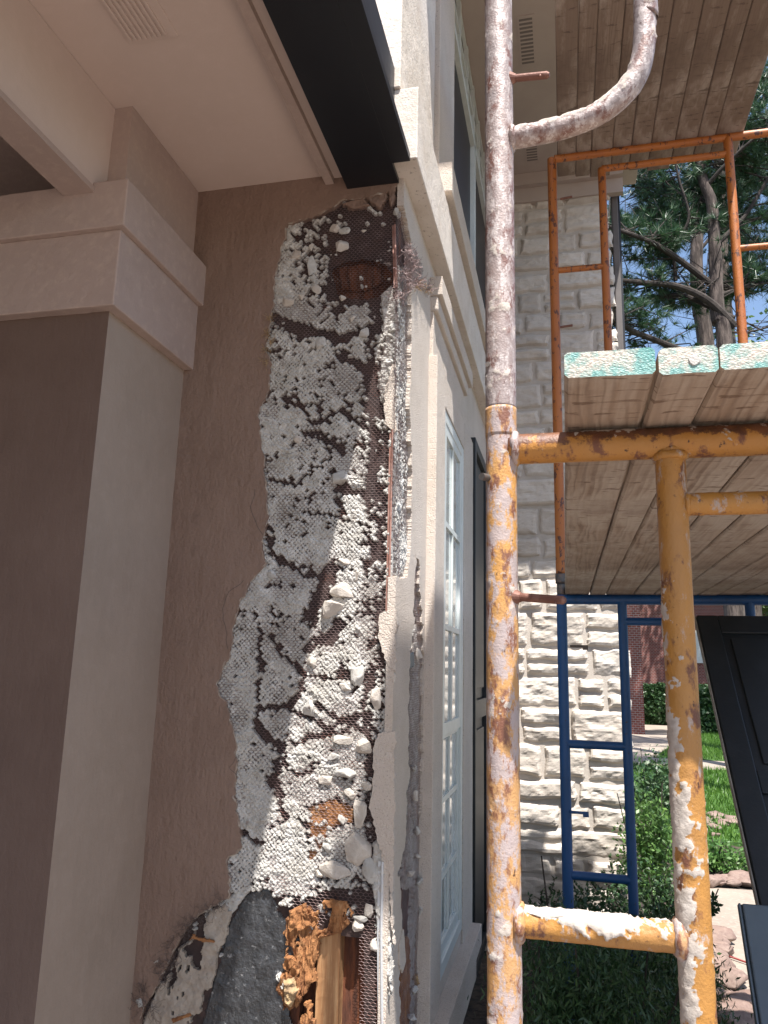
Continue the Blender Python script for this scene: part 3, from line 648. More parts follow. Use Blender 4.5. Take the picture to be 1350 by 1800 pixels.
# small crumbs on the lath
mb = MB()
for k in range(260):
    x = rng.uniform(470, 695); y = rng.uniform(390, 1560)
    if y < 700 and rng.random() < .35: continue
    if not pip(np.array([x]), np.array([y]), region_px)[0]: continue
    a = rng.uniform(2.0, 5.0)/580; V, F = rock(W(x, y, .011), (a, a*.6, a*rng.uniform(.7, 1.1)), 400+k, n=9); mb.add(V, F)
mb.build('mortar_crumbs', 'mortar', wall)
# frayed wires and fibres at the torn edge
def fuzz(name, spots, n, L, m, parent, plane, seed, wr=.0005):
    r = np.random.default_rng(seed); mb = MB()
    for (x, y, rad) in spots:
        for _ in range(n):
            a = r.uniform(0, 6.28); q = r.uniform(0, rad); p = plane(x+q*math.cos(a), y+q*math.sin(a)); pts = [p]; d = r.normal(size=3); d /= np.linalg.norm(d)
            for s in range(5):
                d = d+r.normal(size=3)*.6; d /= np.linalg.norm(d); pts.append(pts[-1]+d*L*r.uniform(.5, 1.2)/5)
            V, F, _a = tube(pts, wr, 3, False); mb.add(V, F)
    return mb.build(name, m, parent)
WF = lambda x, y: W(x, y, DST+.004)
fuzz('frayed_wires', [(262, 1770, 16), (250, 1740, 14), (278, 1700, 12), (300, 1665, 16), (315, 1640, 14), (330, 1625, 14), (345, 1618, 12), (365, 1600, 16), (385, 1585, 14), (290, 1720, 10), (240, 1765, 14), (305, 1690, 10)], 26, .05, 'darkfibre', wall, WF, 3)
fuzz('frayed_fibres', [(474, 560, 6), (470, 585, 7), (468, 615, 7), (466, 635, 8), (476, 600, 5)], 30, .025, 'fibre', wall, WF, 4)
wpatch('wood_splinter', [(334, 1642), (350, 1644), (380, 1652), (378, 1658), (352, 1654), (336, 1650)], DST, .002, .004, .003, 80, 'rot', wall, seed=22, edge=3)
wpatch('wood_splinter', [(300, 1790), (335, 1780), (340, 1785), (305, 1798)], .016, .002, .004, .003, 80, 'rot', wall, seed=23, edge=3)
# hairline cracks in the stucco beside the hole
def crack(px, w_=.0012):
    P3 = [W(x, y, DST+.0004) for x, y in ragged(px, 8, 1.2, 5, closed=False)]
    V, F, a = tube(P3, w_, 5); V[:, 1] = (V[:, 1]-(YW-DST))*.25+(YW-DST); obj('crack', V, F, 'darkfibre', skin)
crack([(428, 1020), (402, 1040), (391, 1070), (396, 1100), (400, 1140)]); crack([(448, 860), (440, 890), (452, 925), (462, 940)]); crack([(415, 1330), (402, 1350), (416, 1362)], .001)
# bent curled stucco flaps near the top of the opening
for k, px in enumerate([[(640, 346), (676, 336), (684, 346), (676, 366), (668, 372), (650, 360)], [(684, 330), (700, 318), (698, 352), (688, 372), (684, 356)], [(600, 362), (640, 350), (655, 366), (620, 372)]]):
    wpatch('stucco_flap', px, .004, .003, .016, .007, 50, 'taupe', wall, seed=50+k, edge=5)

# ================================================================ PORCH: pilaster, ceiling, black beam
XP = -1.273
pil = thing('pilaster', 'broad taupe stucco pilaster with a stepped pale capital', 'pilaster', (-1.6, 2.0, 0))
PY = 1.82
zA = on(0, 190, 545, XP)[2]; zM = on(0, 205, 415, XP)[2]; zT = on(0, 218, 340, XP)[2]
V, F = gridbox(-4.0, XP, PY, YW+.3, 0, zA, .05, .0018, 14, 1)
# shade painted into the colour: the front is darker than the side reveal
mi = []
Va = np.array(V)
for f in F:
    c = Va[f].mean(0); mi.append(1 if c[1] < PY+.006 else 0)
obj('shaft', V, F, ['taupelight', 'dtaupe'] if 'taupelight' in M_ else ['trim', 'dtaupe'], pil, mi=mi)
V, F = gridbox(-4.0, XP+.035, PY-.035, YW+.3, zA, zM, .018, .0017, 40, 2); bevel(obj('capital_band', V, F, 'trim', pil), .004)
V, F = gridbox(-4.0, XP+.055, PY-.055, YW+.3, zM-.001, zT, .018, .0017, 40, 3); bevel(obj('capital_band', V, F, 'trim', pil), .004)
V, F = gridbox(-1.345, XP, PY+.01, YW+.3, zT, 3.298, .05, .001, 14, 4); obj('upper_block', V, F, 'trim', pil)
bmz = on(0, 165, 338, -1.34)[2]
bm_ = thing('porch_beam', 'pale boxed porch beam running into the pilaster capital', 'beam', (-1.4, 0, bmz))
MB().box(-1.42, -1.335, -3.0, YW+.28, bmz, 3.297).build('beam_side', 'ceiling', bm_)
MB().box(-1.43, -1.327, -3.0, PY+.0, bmz-.012, bmz+.006).build('bead_moulding', 'trim', bm_)
ZC = 3.299
ce = thing('porch_ceiling', 'smooth pale porch ceiling with a slotted vent', 'ceiling', (-1.1, 0, ZC))
MB().box(-1.44, -.775, -3.0, YW-.002, ZC, ZC+.05).build('ceiling_board', 'ceiling', ce)
MB().box(-4.0, -1.42, -3.0, YW+.28, ZC+.02, ZC+.06).build('inner_ceiling', 'trim', ce)
MB().box(-.783, -.752, -3.0, YW-.003, ZC-.036, ZC+.02).build('edge_moulding', 'trim', ce)
MB().box(-.752, -.712, -3.0, YW-.003, ZC-.014, ZC+.02).build('edge_moulding', 'ceiling', ce)
MB().box(-.712, -.704, -3.0, YW-.003, ZC-.03, ZC+.02).build('edge_moulding', 'trim', ce)
v0 = on(2, 240, 0, ZC); v1 = on(2, 300, 72, ZC)
mb = MB(); vx0, vx1, vy0, vy1 = -1.15, -1.00, 1.12, 1.61
mb.box(vx0, vx1, vy0, vy1, ZC-.004, ZC+.001)
for k in range(8): mb.box(vx0+.010+k*.0150, vx0+.018+k*.0150, vy0+.015, vy1-.015, ZC-.010, ZC-.0035)
bevel(mb.build('soffit_vent', 'ceiling', ce), .0015)
bb = thing('black_beam', 'black metal beam above the torn corner between ceiling and facade', 'beam', (-.6, 0, 3.24))
mb = MB(); q_ = on(2, 650, 0, 3.262); q2_ = on(2, 717, 281, 3.262); BXR = (q_[0]+q2_[0])/2; BYE = min(2.172, q2_[1])
mb.box(-.703, BXR-.06, -3.0, YW+.03, 3.236, 3.6); mb.box(BXR-.0601, BXR, -3.0, BYE, 3.2362, 3.262)
bevel(mb.build('web', 'black', bb), .0008)
# wall filler above porch
fill = tag(obj('porch_back_wall', *box(-6, -4.0, -3, 3, 0, 3.6), 'dtaupe'), 'dark taupe wall at the back of the porch', 'wall')

# ================================================================ FACADE (faces +X)
XF = -.5
fw = thing('facade_wall', 'sand textured stucco facade with torn strips beside the window', 'wall', (XF, 3.8, 0))
def FP(x, y, dx=0.0): return on(0, x, y, XF+dx)
def fpoly(px, dx=0): return [tuple(FP(x, y, dx)) for x, y in px]
# torn strip 1 hugs the corner, torn strip 2 is a separate slot
s1 = ragged([(712, 372), (722, 420), (724, 560), (720, 700), (724, 860), (722, 960), (716, 1012), (706, 1016)], 14, .8, 4, closed=False)
s1w = [FP(x, y) for x, y in s1]
s2 = ragged([(731, 972), (738, 1000), (740, 1060), (745, 1100), (743, 1200), (744, 1300), (742, 1400), (745, 1500), (742, 1600), (748, 1700), (746, 1800), (742, 1900), (700, 1900), (706, 1680), (704, 1560), (699, 1535), (708, 1500), (716, 1440), (719, 1300), (721, 1150), (728, 1080)], 7, 1.3, 6)
s2w = [FP(x, y) for x, y in s2]
zb0 = 0.0
YN = YW-DST
main = [(XF, YN, 3.9), (XF, 5.42, 3.9), (XF, 5.42, 0), (XF, s2w[0][1], 0)]
def gridwall(name, y0, y1, z0, z1, res, holes, m, par, th=.024):
    """stucco sheet with torn openings: small cells, thick broken edges"""
    nu = int((y1-y0)/res)+1; nv = int((z1-z0)/res)+1; u, v = np.meshgrid(np.linspace(y0, y1, nu), np.linspace(z0, z1, nv), indexing='ij')
    K = np.ones(u.shape, bool); j = (fbm(np.stack([u*40, v*28, u*0], -1), 4, 5)-.5)*.020
    for h in holes: K &= ~pip(u+j, v+j, h)
    jit = rng.normal(0, res*.16, u.shape); jit[0] = jit[-1] = 0
    x = XF+(fbm(np.stack([u*6, v*6, u*0], -1), 3, 12)-.5)*.003
    P = np.stack([x, u+jit, v+jit[::-1]], -1); B = P.copy(); B[..., 0] = XF-th
    i = np.arange(nu-1)[:, None]; jj = np.arange(nv-1)[None, :]; a = i*nv+jj; q = np.stack([a, a+nv, a+nv+1, a+1], -1)
    q = q[K[:-1, :-1] & K[1:, :-1] & K[1:, 1:] & K[:-1, 1:]]; used = np.unique(q); mp = np.full(nu*nv, -1); mp[used] = np.arange(len(used)); n = len(used); q = mp[q]; E = {}
    for f in q.tolist():
        for s in range(4):
            e = (f[s], f[(s+1) % 4])
            if (e[1], e[0]) in E: del E[(e[1], e[0])]
            else: E[e] = 1
    F = q.tolist()+[[a_, b_, b_+n, a_+n] for a_, b_ in E]
    return obj(name, np.vstack([P.reshape(-1, 3)[used], B.reshape(-1, 3)[used]]), F, m, par)
h1 = [(YN-.05, s1w[0][2]+.01)]+[(p[1], p[2]) for p in s1w]+[(YN-.05, s1w[-1][2]-.005)]
h2 = [(p[1], p[2]) for p in s2w]
gridwall('stucco_face', YN, 2.96, 0, 3.9, .0045, [h1, h2], 'facade', fw)
MB().box(XF-.03, XF, 2.9601, 5.42, 0, 3.9).build('stucco_face', 'facade', fw)
MB().box(XF-.04, XF-.031, YW+.002, 5.42, 0, 3.3).build('building_paper', 'felt', fw)
MB().box(XF-.034, XF-.0305, YW+.0, YW+.32, .3, 1.0).build('old_sheathing', 'darkrot', fw)
reg1 = s1+[(690, 1016), (690, 372)]
def dens1(px, py, u, v): return .60+(fbm(np.stack([u*20, v*9, u*0], -1), 3, 71)-.5)*1.3-np.where((py > 380) & (py < 470), .45, 0)
heightfield('scratch_coat', 0, XF-.024, 1, YW-.015, 2.62, .8, 3.25, .0022, reg1, dens1, 'mortar', fw, .018)
def dens2(px, py, u, v): return .66+(fbm(np.stack([u*20, v*8, u*0], -1), 3, 75)-.5)*1.2-np.where((py > 1560) & (px < 718), 1.3, 0)-np.where(py < 1130, .25, 0)
heightfield('scratch_coat', 0, XF-.024, 1, YW-.0, 2.9, .3, 2.1, .0022, s2, dens2, 'mortar', fw, .02)
lathwires('metal_lath', 0, XF-.020, 1, YW-.01, 2.62, .8, 3.3, reg1, fw, .0006, .003)
lathwires('metal_lath', 0, XF-.014, 1, YW-.0, 2.9, .3, 2.1, s2, fw, .0006, .005)
# torn wire and fibre tangle near the header
WC = lambda x, y: on(0, x, y, XF+.012)
fuzz('wire_tangle', [(716, 440, 7), (722, 455, 8), (728, 470, 7), (735, 495, 6), (744, 500, 8), (752, 508, 7), (712, 480, 10), (700, 520, 9), (722, 500, 8)], 34, .05, 'wire', fw, WC, 13, .0006)
fuzz('wire_tangle', [(742, 500, 5), (750, 510, 6), (735, 503, 5)], 26, .035, 'fibre', fw, WC, 14, .0006)
lathwires('torn_lath', 0, XF+.006, 1, YW-.01, 2.6, 2.6, 3.2, ragged([(698, 410), (718, 432), (734, 446), (742, 470), (736, 500), (716, 520), (702, 560), (696, 500)], 5, 1.5, 3), fw, .0008, .006)
for k, (x, y, a, b) in enumerate([(735, 1150, 10, 20), (736, 1548, 14, 14), (730, 1400, 8, 18), (733, 1460, 8, 14), (766, 1728, 5, 9), (728, 1350, 7, 14), (722, 1535, 8, 9), (738, 1600, 8, 18), (734, 1505, 9, 12), (728, 1740, 9, 12), (738, 1775, 10, 10), (722, 1790, 14, 9)]):
    p = on(0, x, y, XF-.006); V, F = rock(p, (.010+a*.0008, a*.0022, b*.0013), 700+k); obj('mortar_chunk', V, F, 'mortar' if k % 2 else 'chunk', fw)
def fpatch(name, px, dx, res, h0, amp, sc, m, **k):
    pts = [on(0, x, y, XF+dx)[[1, 2]] for x, y in px]; return noisy_patch(name, pts, 0, XF+dx, 1, res, h0, amp, sc, m, fw, **k)
fpatch('rotten_wood', [(702, 1690), (714, 1640), (718, 1700), (716, 1800), (712, 1880), (700, 1880)], -.028, .0035, .006, .012, 30, 'rot', seed=31, edge=8, stretch=(3, .6))
fpatch('rotten_wood', [(724, 1715), (738, 1700), (740, 1720), (730, 1740)], -.02, .0035, .012, .014, 50, 'fibre', seed=32, edge=6)
fpatch('plastic_strip', [(718, 1150), (726, 1145), (727, 1172), (719, 1176)], -.012, .003, .004, .001, 10, 'slate', seed=33, edge=4)
fpatch('torn_flap', [(700, 1660), (708, 1630), (712, 1690), (706, 1712), (700, 1700)], .002, .003, .004, .002, 40, 'facade', seed=34, edge=4)

def tb(name, m, par, *b, bev=.004, step=.04, amp=.0012): 
    V, F = gridbox(*b, step, amp, 22, 7); o = obj(name, V, F, m, par); bevel(o, bev) if bev else None; return o
# cornice band D
dI = on(1, 702, 290, 2.2); dO = on(1, 735, 284, 2.2); dT = on(1, 731, 160, 2.2)
YB = 2.18
co = thing('cornice', 'projecting pale stucco cornice band with a sunlit end above the torn corner', 'cornice', (XF, YB, 3.3))
tb('cornice_band', 'facadedirty', co, XF-.06, dO[0], YB, 5.4, dO[2]+.0, dT[2], amp=.002)
up = thing('upper_facade', 'pale sunlit upper stucco corner above the black beam', 'wall', (XF, YB, 3.6))
zD = dT[2]
tb('stucco_corner', 'facadedirty', up, -2.5, XF+.002, YB-.01, 2.84, zD, 5.34, step=.06, amp=.003)
tb('stucco_face', 'facade', up, -2.5, XF-.03, 2.84, 5.42, zD+.002, 5.34, bev=0)
# cavity torn into the upper corner
V, F = rock(on(1, 668, 130, YB), (.03, .02, .10), 900); obj('torn_patch', V, F, 'darkrot', up)
eI = FP(763, 283); YE = eI[1]; eO = on(1, 795, 283, YE); eB = on(1, 795, 335, YE)
uw = thing('upper_window', 'tall upper window with white muntins over black lower glass', 'window', (XF, 3.4, 4.1))
tb('sill', 'facade', uw, XF-.02, eO[0], YE, 5.38, eB[2], eO[2])
tb('sill_apron', 'facade', uw, XF-.02, eO[0]-.03, YE+.03, 5.38, eB[2]-.16, eB[2]-.001)
jO = on(1, 776, 200, YE)
tb('surround', 'facade', uw, XF-.03, XF+.022, YE+.0, 3.30, eO[2]+.001, 5.33)
zg = eO[2]; zs_ = FP(795, 75, -.02)[2]
MB().box(XF-.028, XF-.02, 3.30, 5.39, zg, zs_).build('lower_glass', 'black', uw)
MB().box(XF-.029, XF-.022, 3.30, 5.39, zs_, 5.34).build('upper_glass', 'glass', uw)
mb = MB()
for k in range(7): y = 3.31+k*.33; mb.box(XF-.02, XF+.006, y, y+.028, zs_, 5.335)
for z in np.arange(zs_, 5.34, .19): mb.box(XF-.019, XF+.0, 3.31, 5.38, z, z+.022)
mb.box(XF-.02, XF+.008, 4.32, 4.38, zg, zs_); mb.box(XF-.02, XF+.008, 3.30, 5.38, zs_-.02, zs_+.03)
mb.build('muntins', 'mint', uw)
# lower window
lw = thing('sash_window', 'tall white sash window with muntins set in the stucco surround', 'window', (XF, 3.2, .4))
cI = FP(757, 484); YCc = cI[1]; cO = on(1, 778, 484, YCc); cL = on(1, 770, 545, YCc)
hf = FP(836, 715)
YH = on(0, 831, 715, cO[0])[1]
ztop_ = FP(765, 650)[2]
tb('header', 'facade', lw, XF-.01, cO[0], YCc, YH, cO[2]-.085, cO[2])
tb('header', 'facade', lw, XF-.01, cO[0]-.018, YCc+.004, YH-.05, cO[2]-.15, cO[2]-.0851, bev=.008)
tb('header', 'facade', lw, XF-.01, cO[0]-.036, YCc+.008, YH-.10, ztop_+.001, cO[2]-.1501)
ztop = FP(765, 650)[2]; zbot = FP(775, 1690)[2]
ynj0, ynj1 = 2.80, 3.02; yfj0, yfj1 = 3.66, 4.02
tb('surround', 'facade', lw, XF-.02, XF+.035, ynj0, ynj1, .25, ztop)
tb('surround', 'facade', lw, XF-.02, XF+.035, yfj0, yfj1, .25, ztop)
tb('surround', 'facade', lw, XF-.02, XF+.034, ynj1, yfj0, ztop-.14, ztop-.001)
tb('surround', 'facade', lw, XF-.02, XF+.025, ynj1, yfj0, .25, zbot)
tb('sill', 'facade', lw, XF-.01, XF+.085, ynj0+.05, yfj1-.05, zbot-.15, zbot-.06)
tb('sill', 'facade', lw, XF-.01, XF+.06, ynj0+.05, yfj1-.05, zbot-.30, zbot-.1501)
wt = ztop-.14
def frame_rect(mb, y0, y1, z0, z1, t, xa, xb):
    mb.box(xa, xb, y0, y0+t, z0, z1); mb.box(xa, xb, y1-t, y1, z0, z1); mb.box(xa, xb-.0005, y0+t, y1-t, z0, z0+t); mb.box(xa, xb-.0005, y0+t, y1-t, z1-t, z1)
mb = MB(); frame_rect(mb, ynj1+.001, yfj0-.001, zbot+.001, wt-.001, .05, XF+.001, XF+.030); fr = bevel(mb.build('window_frame', 'mint', lw), .003)
zmid = FP(785, 1285)[2]
for (z0_, z1_, xx) in ((zmid, wt-.05, XF+.020), (zbot+.05, zmid+.03, XF+.012)):
    sa = MB(); frame_rect(sa, ynj1+.052, yfj0-.052, z0_+.001, z1_-.001, .045, xx-.008, xx+.007); so2 = bevel(sa.build('sash', 'mint', lw), .002)
    mu = MB(); ym = (ynj1+yfj0)/2; mu.box(xx-.003, xx+.005, ym-.011, ym+.011, z0_+.045, z1_-.045)
    n = 3
    for k in range(1, n): z = z0_+(z1_-z0_)*k/n; mu.box(xx-.0031, xx+.0055, ynj1+.097, yfj0-.097, z-.011, z+.011)
    mu.build('muntins', 'mint', so2)
    MB().box(xx-.0055, xx-.0035, ynj1+.095, yfj0-.095, z0_+.04, z1_-.04).build('glass_pane', 'blind', so2)
# louvred shutter on the facade
sh = thing('window_shutter', 'tall dark panelled shutter beyond the sash window', 'shutter', (XF, 4.4, .1))
sy0, sy1 = 4.08, 4.72; sz0, sz1 = .12, 2.88
mb = MB(); frame_rect(mb, sy0, sy1, sz0, sz1, .06, XF+.001, XF+.042); mb.box(XF+.001, XF+.041, sy0+.06, sy1-.06, 1.35, 1.45); bevel(mb.build('shutter_frame', 'shutter', sh), .003)
mb = MB(); mb.box(XF+.001, XF+.018, sy0+.06, sy1-.06, sz0+.06, 1.35).box(XF+.001, XF+.018, sy0+.06, sy1-.06, 1.45, sz1-.06); mb.box(XF+.018, XF+.032, sy0+.11, sy1-.11, sz0+.12, 1.29).box(XF+.018, XF+.032, sy0+.11, sy1-.11, 1.51, sz1-.12)
bevel(mb.build('panels', 'shutter', sh), .006)
pl_ = on(0, 838, 758, XF+.05)
fc = thing('facade_pier', 'pale stucco pier with a capped top beside the stone wall', 'pier', (XF, 5.1, 0))
tb('shaft', 'facade', fc, XF-.01, XF+.045, 4.9, 5.3, 0, pl_[2]-.12); tb('cap', 'facade', fc, XF-.01, XF+.06, 4.88, 5.32, pl_[2]-.12, pl_[2])
# eave
ZE_ = 5.36
ev = thing('eave', 'painted eave soffit with slotted vents above the stone wall', 'eave', (0, 4.5, ZE_))
MB().box(-.7, .02, 2.2, 5.6, ZE_, ZE_+.12).build('soffit', 'eave', ev)
MB().box(.02, .28, 2.2, 4.15, ZE_, ZE_+.12).build('soffit', 'eave', ev)  # added unseen strip, blocks the sky behind gaps in the upper deck
MB().box(.02, .62, 4.15, 5.6, ZE_+.0, ZE_+.12).build('soffit', 'eave', ev)
MB().box(-.5, .5, 5.30, 5.398, ZE_-.10, ZE_-.001).build('frieze', 'eave', ev); MB().box(-.5, .5, 5.345, 5.399, ZE_-.22, ZE_-.1005).build('frieze', 'eave', ev)
for (a, b) in (((915, 180), (945, 215)), ((905, 0), (938, 18))):
    pa = on(2, a[0], a[1]-12, ZE_); pb = on(2, b[0], b[1]+6, ZE_); mb = MB(); mb.box(pa[0]+.0, pa[0]+.10, pb[1], pb[1]+.40, ZE_-.004, ZE_-.001)
    for k in range(12): mb.box(pa[0]+.012, pa[0]+.088, pb[1]+.02+k*.03, pb[1]+.035+k*.03, ZE_-.0055, ZE_-.0041, mi=1)  # dark strips painted in for the shaded slots
    mb.build('soffit_vent', ['eave', 'slotshade'], ev)

# ================================================================ STONE WALL
YS = 5.4; SX0, SX1 = -.5, .415
sw = thing('stone_wall', 'white rough chopped limestone wall standing behind the scaffold', 'wall', (0, YS, 0))
MB().box(SX0, SX1-.035, YS-.008, YS+.5, 0, 5.14).build('mortar_bed', 'joint', sw)
mb_V = []; mb_F = []; tone = []; nV = 0; z = 0.02; r = np.random.default_rng(11)
row = 0
while z < 5.1:
    hr = r.uniform(.13, .25); x = SX0+r.uniform(-.25, 0)
    while x < SX1:
        wd = r.uniform(.17, .46); xe = x+wd
        if xe > SX1-.10: xe = SX1+r.uniform(-.02, .012)
        subs = [(z, z+hr)] if (hr < .17 or r.random() < .6) else [(z, z+hr*.5), (z+hr*.5, z+hr)]
        for (a, b) in subs:
            g = .009; xa, xb = max(x, SX0-.02)+g, xe-g; za, zb = a+g, b-g
            if xb-xa < .04: continue
            nx = max(6, int((xb-xa)/.012)); nz = max(5, int((zb-za)/.012)); U, T_ = np.meshgrid(np.linspace(0, 1, nx), np.linspace(0, 1, nz), indexing='ij')
            sd = r.integers(1000); pr = r.uniform(.012, .034); tilt = r.uniform(-.012, .012)
            # irregular outline
            ex = (fbm(np.stack([T_*3, U*0+sd, U*0], -1), 3, 3)-.5)*.034; ez = (fbm(np.stack([U*3, U*0+sd+7, U*0], -1), 3, 4)-.5)*.034
            X = xa+(xb-xa)*U+ex*np.abs(U-.5)*2; Z = za+(zb-za)*T_+ez*np.abs(T_-.5)*2
            ed = np.minimum(np.minimum(U, 1-U)*(xb-xa), np.minimum(T_, 1-T_)*(zb-za)); rise = np.clip(ed/.022, 0, 1)**.6
            n1 = fbm(np.stack([X*11, Z*18, U*0+sd], -1), 5, 8); n2 = 1-np.abs(2*fbm(np.stack([X*9+Z*5, Z*20, U*0+sd], -1), 4, 9)-1)
            D_ = rise*(pr+tilt*(T_-.5)+(n1-.5)*.026+(n2-.6)*.014)
            Y = YS-.006-np.clip(D_, -.004, .1)
            P = np.stack([X, Y, Z], -1).reshape(-1, 3); i = np.arange(nx-1)[:, None]; j = np.arange(nz-1)[None, :]; q = i*nz+j
            Q = np.stack([q, q+nz, q+nz+1, q+1], -1).reshape(-1, 4)+nV
            mb_V.append(P); mb_F += Q.tolist(); tone += [r.random()]*len(P); nV += len(P)
            if xe > SX1-.08:   # quoin returns round the corner
                e = P.reshape(nx, nz, 3)[-1]; e2 = e.copy(); e2[:, 1] = YS+.25
                mb_V += [e, e2]; mb_F += [[nV+k, nV+nz+k, nV+nz+k+1, nV+k+1] for k in range(nz-1)]; tone += [tone[-1]]*(2*nz); nV += 2*nz
        x = xe
    z += hr
obj('stones', np.vstack(mb_V), mb_F, 'stone', sw, smooth=False, attrs={'tone': tone})
dn = thing('downpipe', 'grey boxed corner board at the upper edge of the stone wall', 'downpipe', (.44, 5.45, 0))
xb_ = on(1, 1090, 320, 5.45)[0]
bevel(MB().box(SX1+.003, SX1+.05, 5.42, 5.50, 3.1, 5.35).build('pipe', 'pipegrey', dn), .008); MB().box(SX1+.0505, SX1+.064, 5.43, 5.5, 3.1, 5.35).build('bracket', 'black', dn)

# ================================================================ SCAFFOLD
YA = 1.15; PXA = -.0895; LXA = .157; zbar = 1.938; RB = .0233
nf = thing('scaffold', 'near worn yellow scaffold frame crusted with mortar', 'scaffold frame', (0, YA, 0), 'frames of the scaffold')
addtube('post', [(PXA, YA, 0), (PXA, YA, 2.002)], .0236, 'yellowworn', nf, 56, .0035, crustf(.06, 0, .0018, 3, front=.3))
addtube('leg', [(LXA, YA, 0), (LXA, YA, zbar-.01)], .0213, 'yellow', nf, 52, .0035, crustf(.10, 0, .0022, 5, sc=1.6, front=.0, side=1.0, zf=lambda z: np.clip((1.66-z)*2.0, -.35, .62)))
addtube('top_bar', [(PXA+.012, YA, zbar), (1.45, YA, zbar)], RB, 'yellowbar', nf, 44, .004, crustf(-.05, 1.2, .0012, 7))
zst = on(1, 1280, 885, YA)[2]
addtube('short_bar', [(LXA+.01, YA, zst), (.62, YA, zst), (.62+.04, YA, zst)], .0165, 'yellow', nf, 36, .004, crustf(.0, .8, .0018, 8))
zr = on(1, 1050, 1635, YA)[2]
addtube('rung', [(PXA+.012, YA, zr), (LXA-.01, YA, zr)], .0185, 'yellow', nf, 44, .003, crustf(.34, 1.8, .005, 10))
addtube('leg', [(1.36, YA, 0), (1.36, YA, zbar)], .0213, 'yellow', nf, 20, .05)
addtube('leg', [(.64, YA, 0), (.64, YA, zst)], .0165, 'yellow', nf, 20, .05)
# weld collars
def weld(c, rad, axis, m, par, tr=.006):
    pts = []
    for k in range(25):
        a = k/24*2*math.pi
        pts.append(np.array(c)+(np.array([math.cos(a)*rad, math.sin(a)*rad, 0]) if axis == 2 else np.array([0, math.cos(a)*rad, math.sin(a)*rad])))
    V, F, at = tube(pts, tr, 10, False, lambda V, N: (np.full(V.shape[:2], 0.0), (fbm(V*160, 3, 3)-.5)*.006)); obj('weld', V, F, m, par, smooth=True, attrs={'crust': at})
weld((PXA+.022, YA, zbar), .0225, 0, 'yellowworn', nf); weld((LXA, YA, zbar-.022), .0205, 2, 'yellow', nf); weld((PXA+.021, YA, zr), .019, 0, 'yellowworn', nf, .008)
weld((LXA-.019, YA, zr), .019, 0, 'yellowworn', nf, .008); weld((LXA+.019, YA, zst), .016, 0, 'yellow', nf, .004)
# lump of mortar on the rung
V, F = rock(on(1, 968, 1606, YA-.004), (.040, .014, .0085), 321, n=26); obj('mortar_lump', V, F, 'chunk', nf)
# collar at the joint
addtube('joint_collar', [(PXA, YA, 1.958), (PXA, YA, 2.004)], .0243, 'yellowworn', nf, 40, .004, crustf(.35, 0, .0012, 12))
# locking pins
def pin(p0, p1, rad, par, tip=True):
    mb = MB(); V, F, a = tube([p0, p1], rad, 16, True); mb.add(V, F); p0 = np.array(p0); p1 = np.array(p1); d = (p1-p0)/np.linalg.norm(p1-p0)
    V, F, a = tube([p1-d*.001, p1+d*.0035], [rad*1.0, rad*.6], 16); mb.add(V, F)
    if tip: V, F, a = tube([p1-d*.012+(0, -rad*.6, 0), p1-d*.012+(0, -rad*.9, -.006)], .002, 8); mb.add(V, F)
    V, F, a = tube([p0, p0+d*.01], [rad*1.9, rad*1.1], 16); mb.add(V, F)
    return mb.build('lock_pin', 'galvpin', par)
a0_ = on(1, 912, 1050, YA); a1_ = on(1, 990, 1055, YA-.04); pin((PXA+.02, YA-.008, a0_[2]), tuple(a1_), .0062, nf)
b0_ = on(1, 852, 838, YA-.022); V, F, a = tube([b0_+(0.006, .01, 0), b0_+(-.004, -.006, -.001)], .0058, 20); obj('bolt', V, F, 'coupler', nf)
uf = thing('scaffold', 'near upper frame of rusty grey pipe with a curved arch', 'scaffold frame', (0, YA, 2.0), 'frames of the scaffold')
addtube('post', [(PXA, YA, 2.004), (PXA, YA, 3.9)], .0238, 'greypipe', uf, 56, .0035, crustf(.10, 0, .0015, 14, front=.5))
za = on(1, 905, 240, YA)[2]; xa_ = .153; R_ = .19
arc = [(PXA+.012, YA, za-.004), (PXA+.06, YA, za+.004)]; ctrl = [on(1, x, y, YA) for x, y in [(960, 232), (1010, 218), (1052, 200), (1090, 172), (1118, 136), (1130, 96), (1133, 50), (1133, 0), (1133, -60)]]
path = [np.array((PXA+.012, YA, on(1, 905, 243, YA)[2]))]+ctrl+[np.array((ctrl[-1][0], YA, 3.9))]
# smooth
pp = np.array(path); t = np.linspace(0, 1, len(pp)); tt = np.linspace(0, 1, 60)
def cr(P, n=8):
    P = [2*P[0]-P[1]]+list(P)+[2*P[-1]-P[-2]]; out = []
    for i in range(1, len(P)-2):
        for k in range(n):
            t = k/n; out.append(.5*((2*P[i])+(-P[i-1]+P[i+1])*t+(2*P[i-1]-5*P[i]+4*P[i+1]-P[i+2])*t*t+(-P[i-1]+3*P[i]-3*P[i+1]+P[i+2])*t**3))
    out.append(P[-2]); return out
addtube('arch', cr(path), .0182, 'greypipe', uf, 48, .0035, crustf(.22, 1.4, .0026, 15))
weld((PXA+.022, YA, path[0][2]), .0175, 0, 'greypipe', uf, .005)
p0_ = on(1, 908, 140, YA); p1_ = on(1, 962, 132, YA-.012); pin((PXA+.02, YA-.004, p0_[2]), tuple(p1_), .0062, uf)
# pin hole in the lower post, its shade painted as a dark plug
V, F, a = tube([on(1, 858, 640, YA-.0175)+(-.001, 0, 0), on(1, 858, 640, YA-.0175)+(.001, .003, 0)], [.0045, .0040], 14); obj('pin_hole', V, F, 'slotshade', uf)

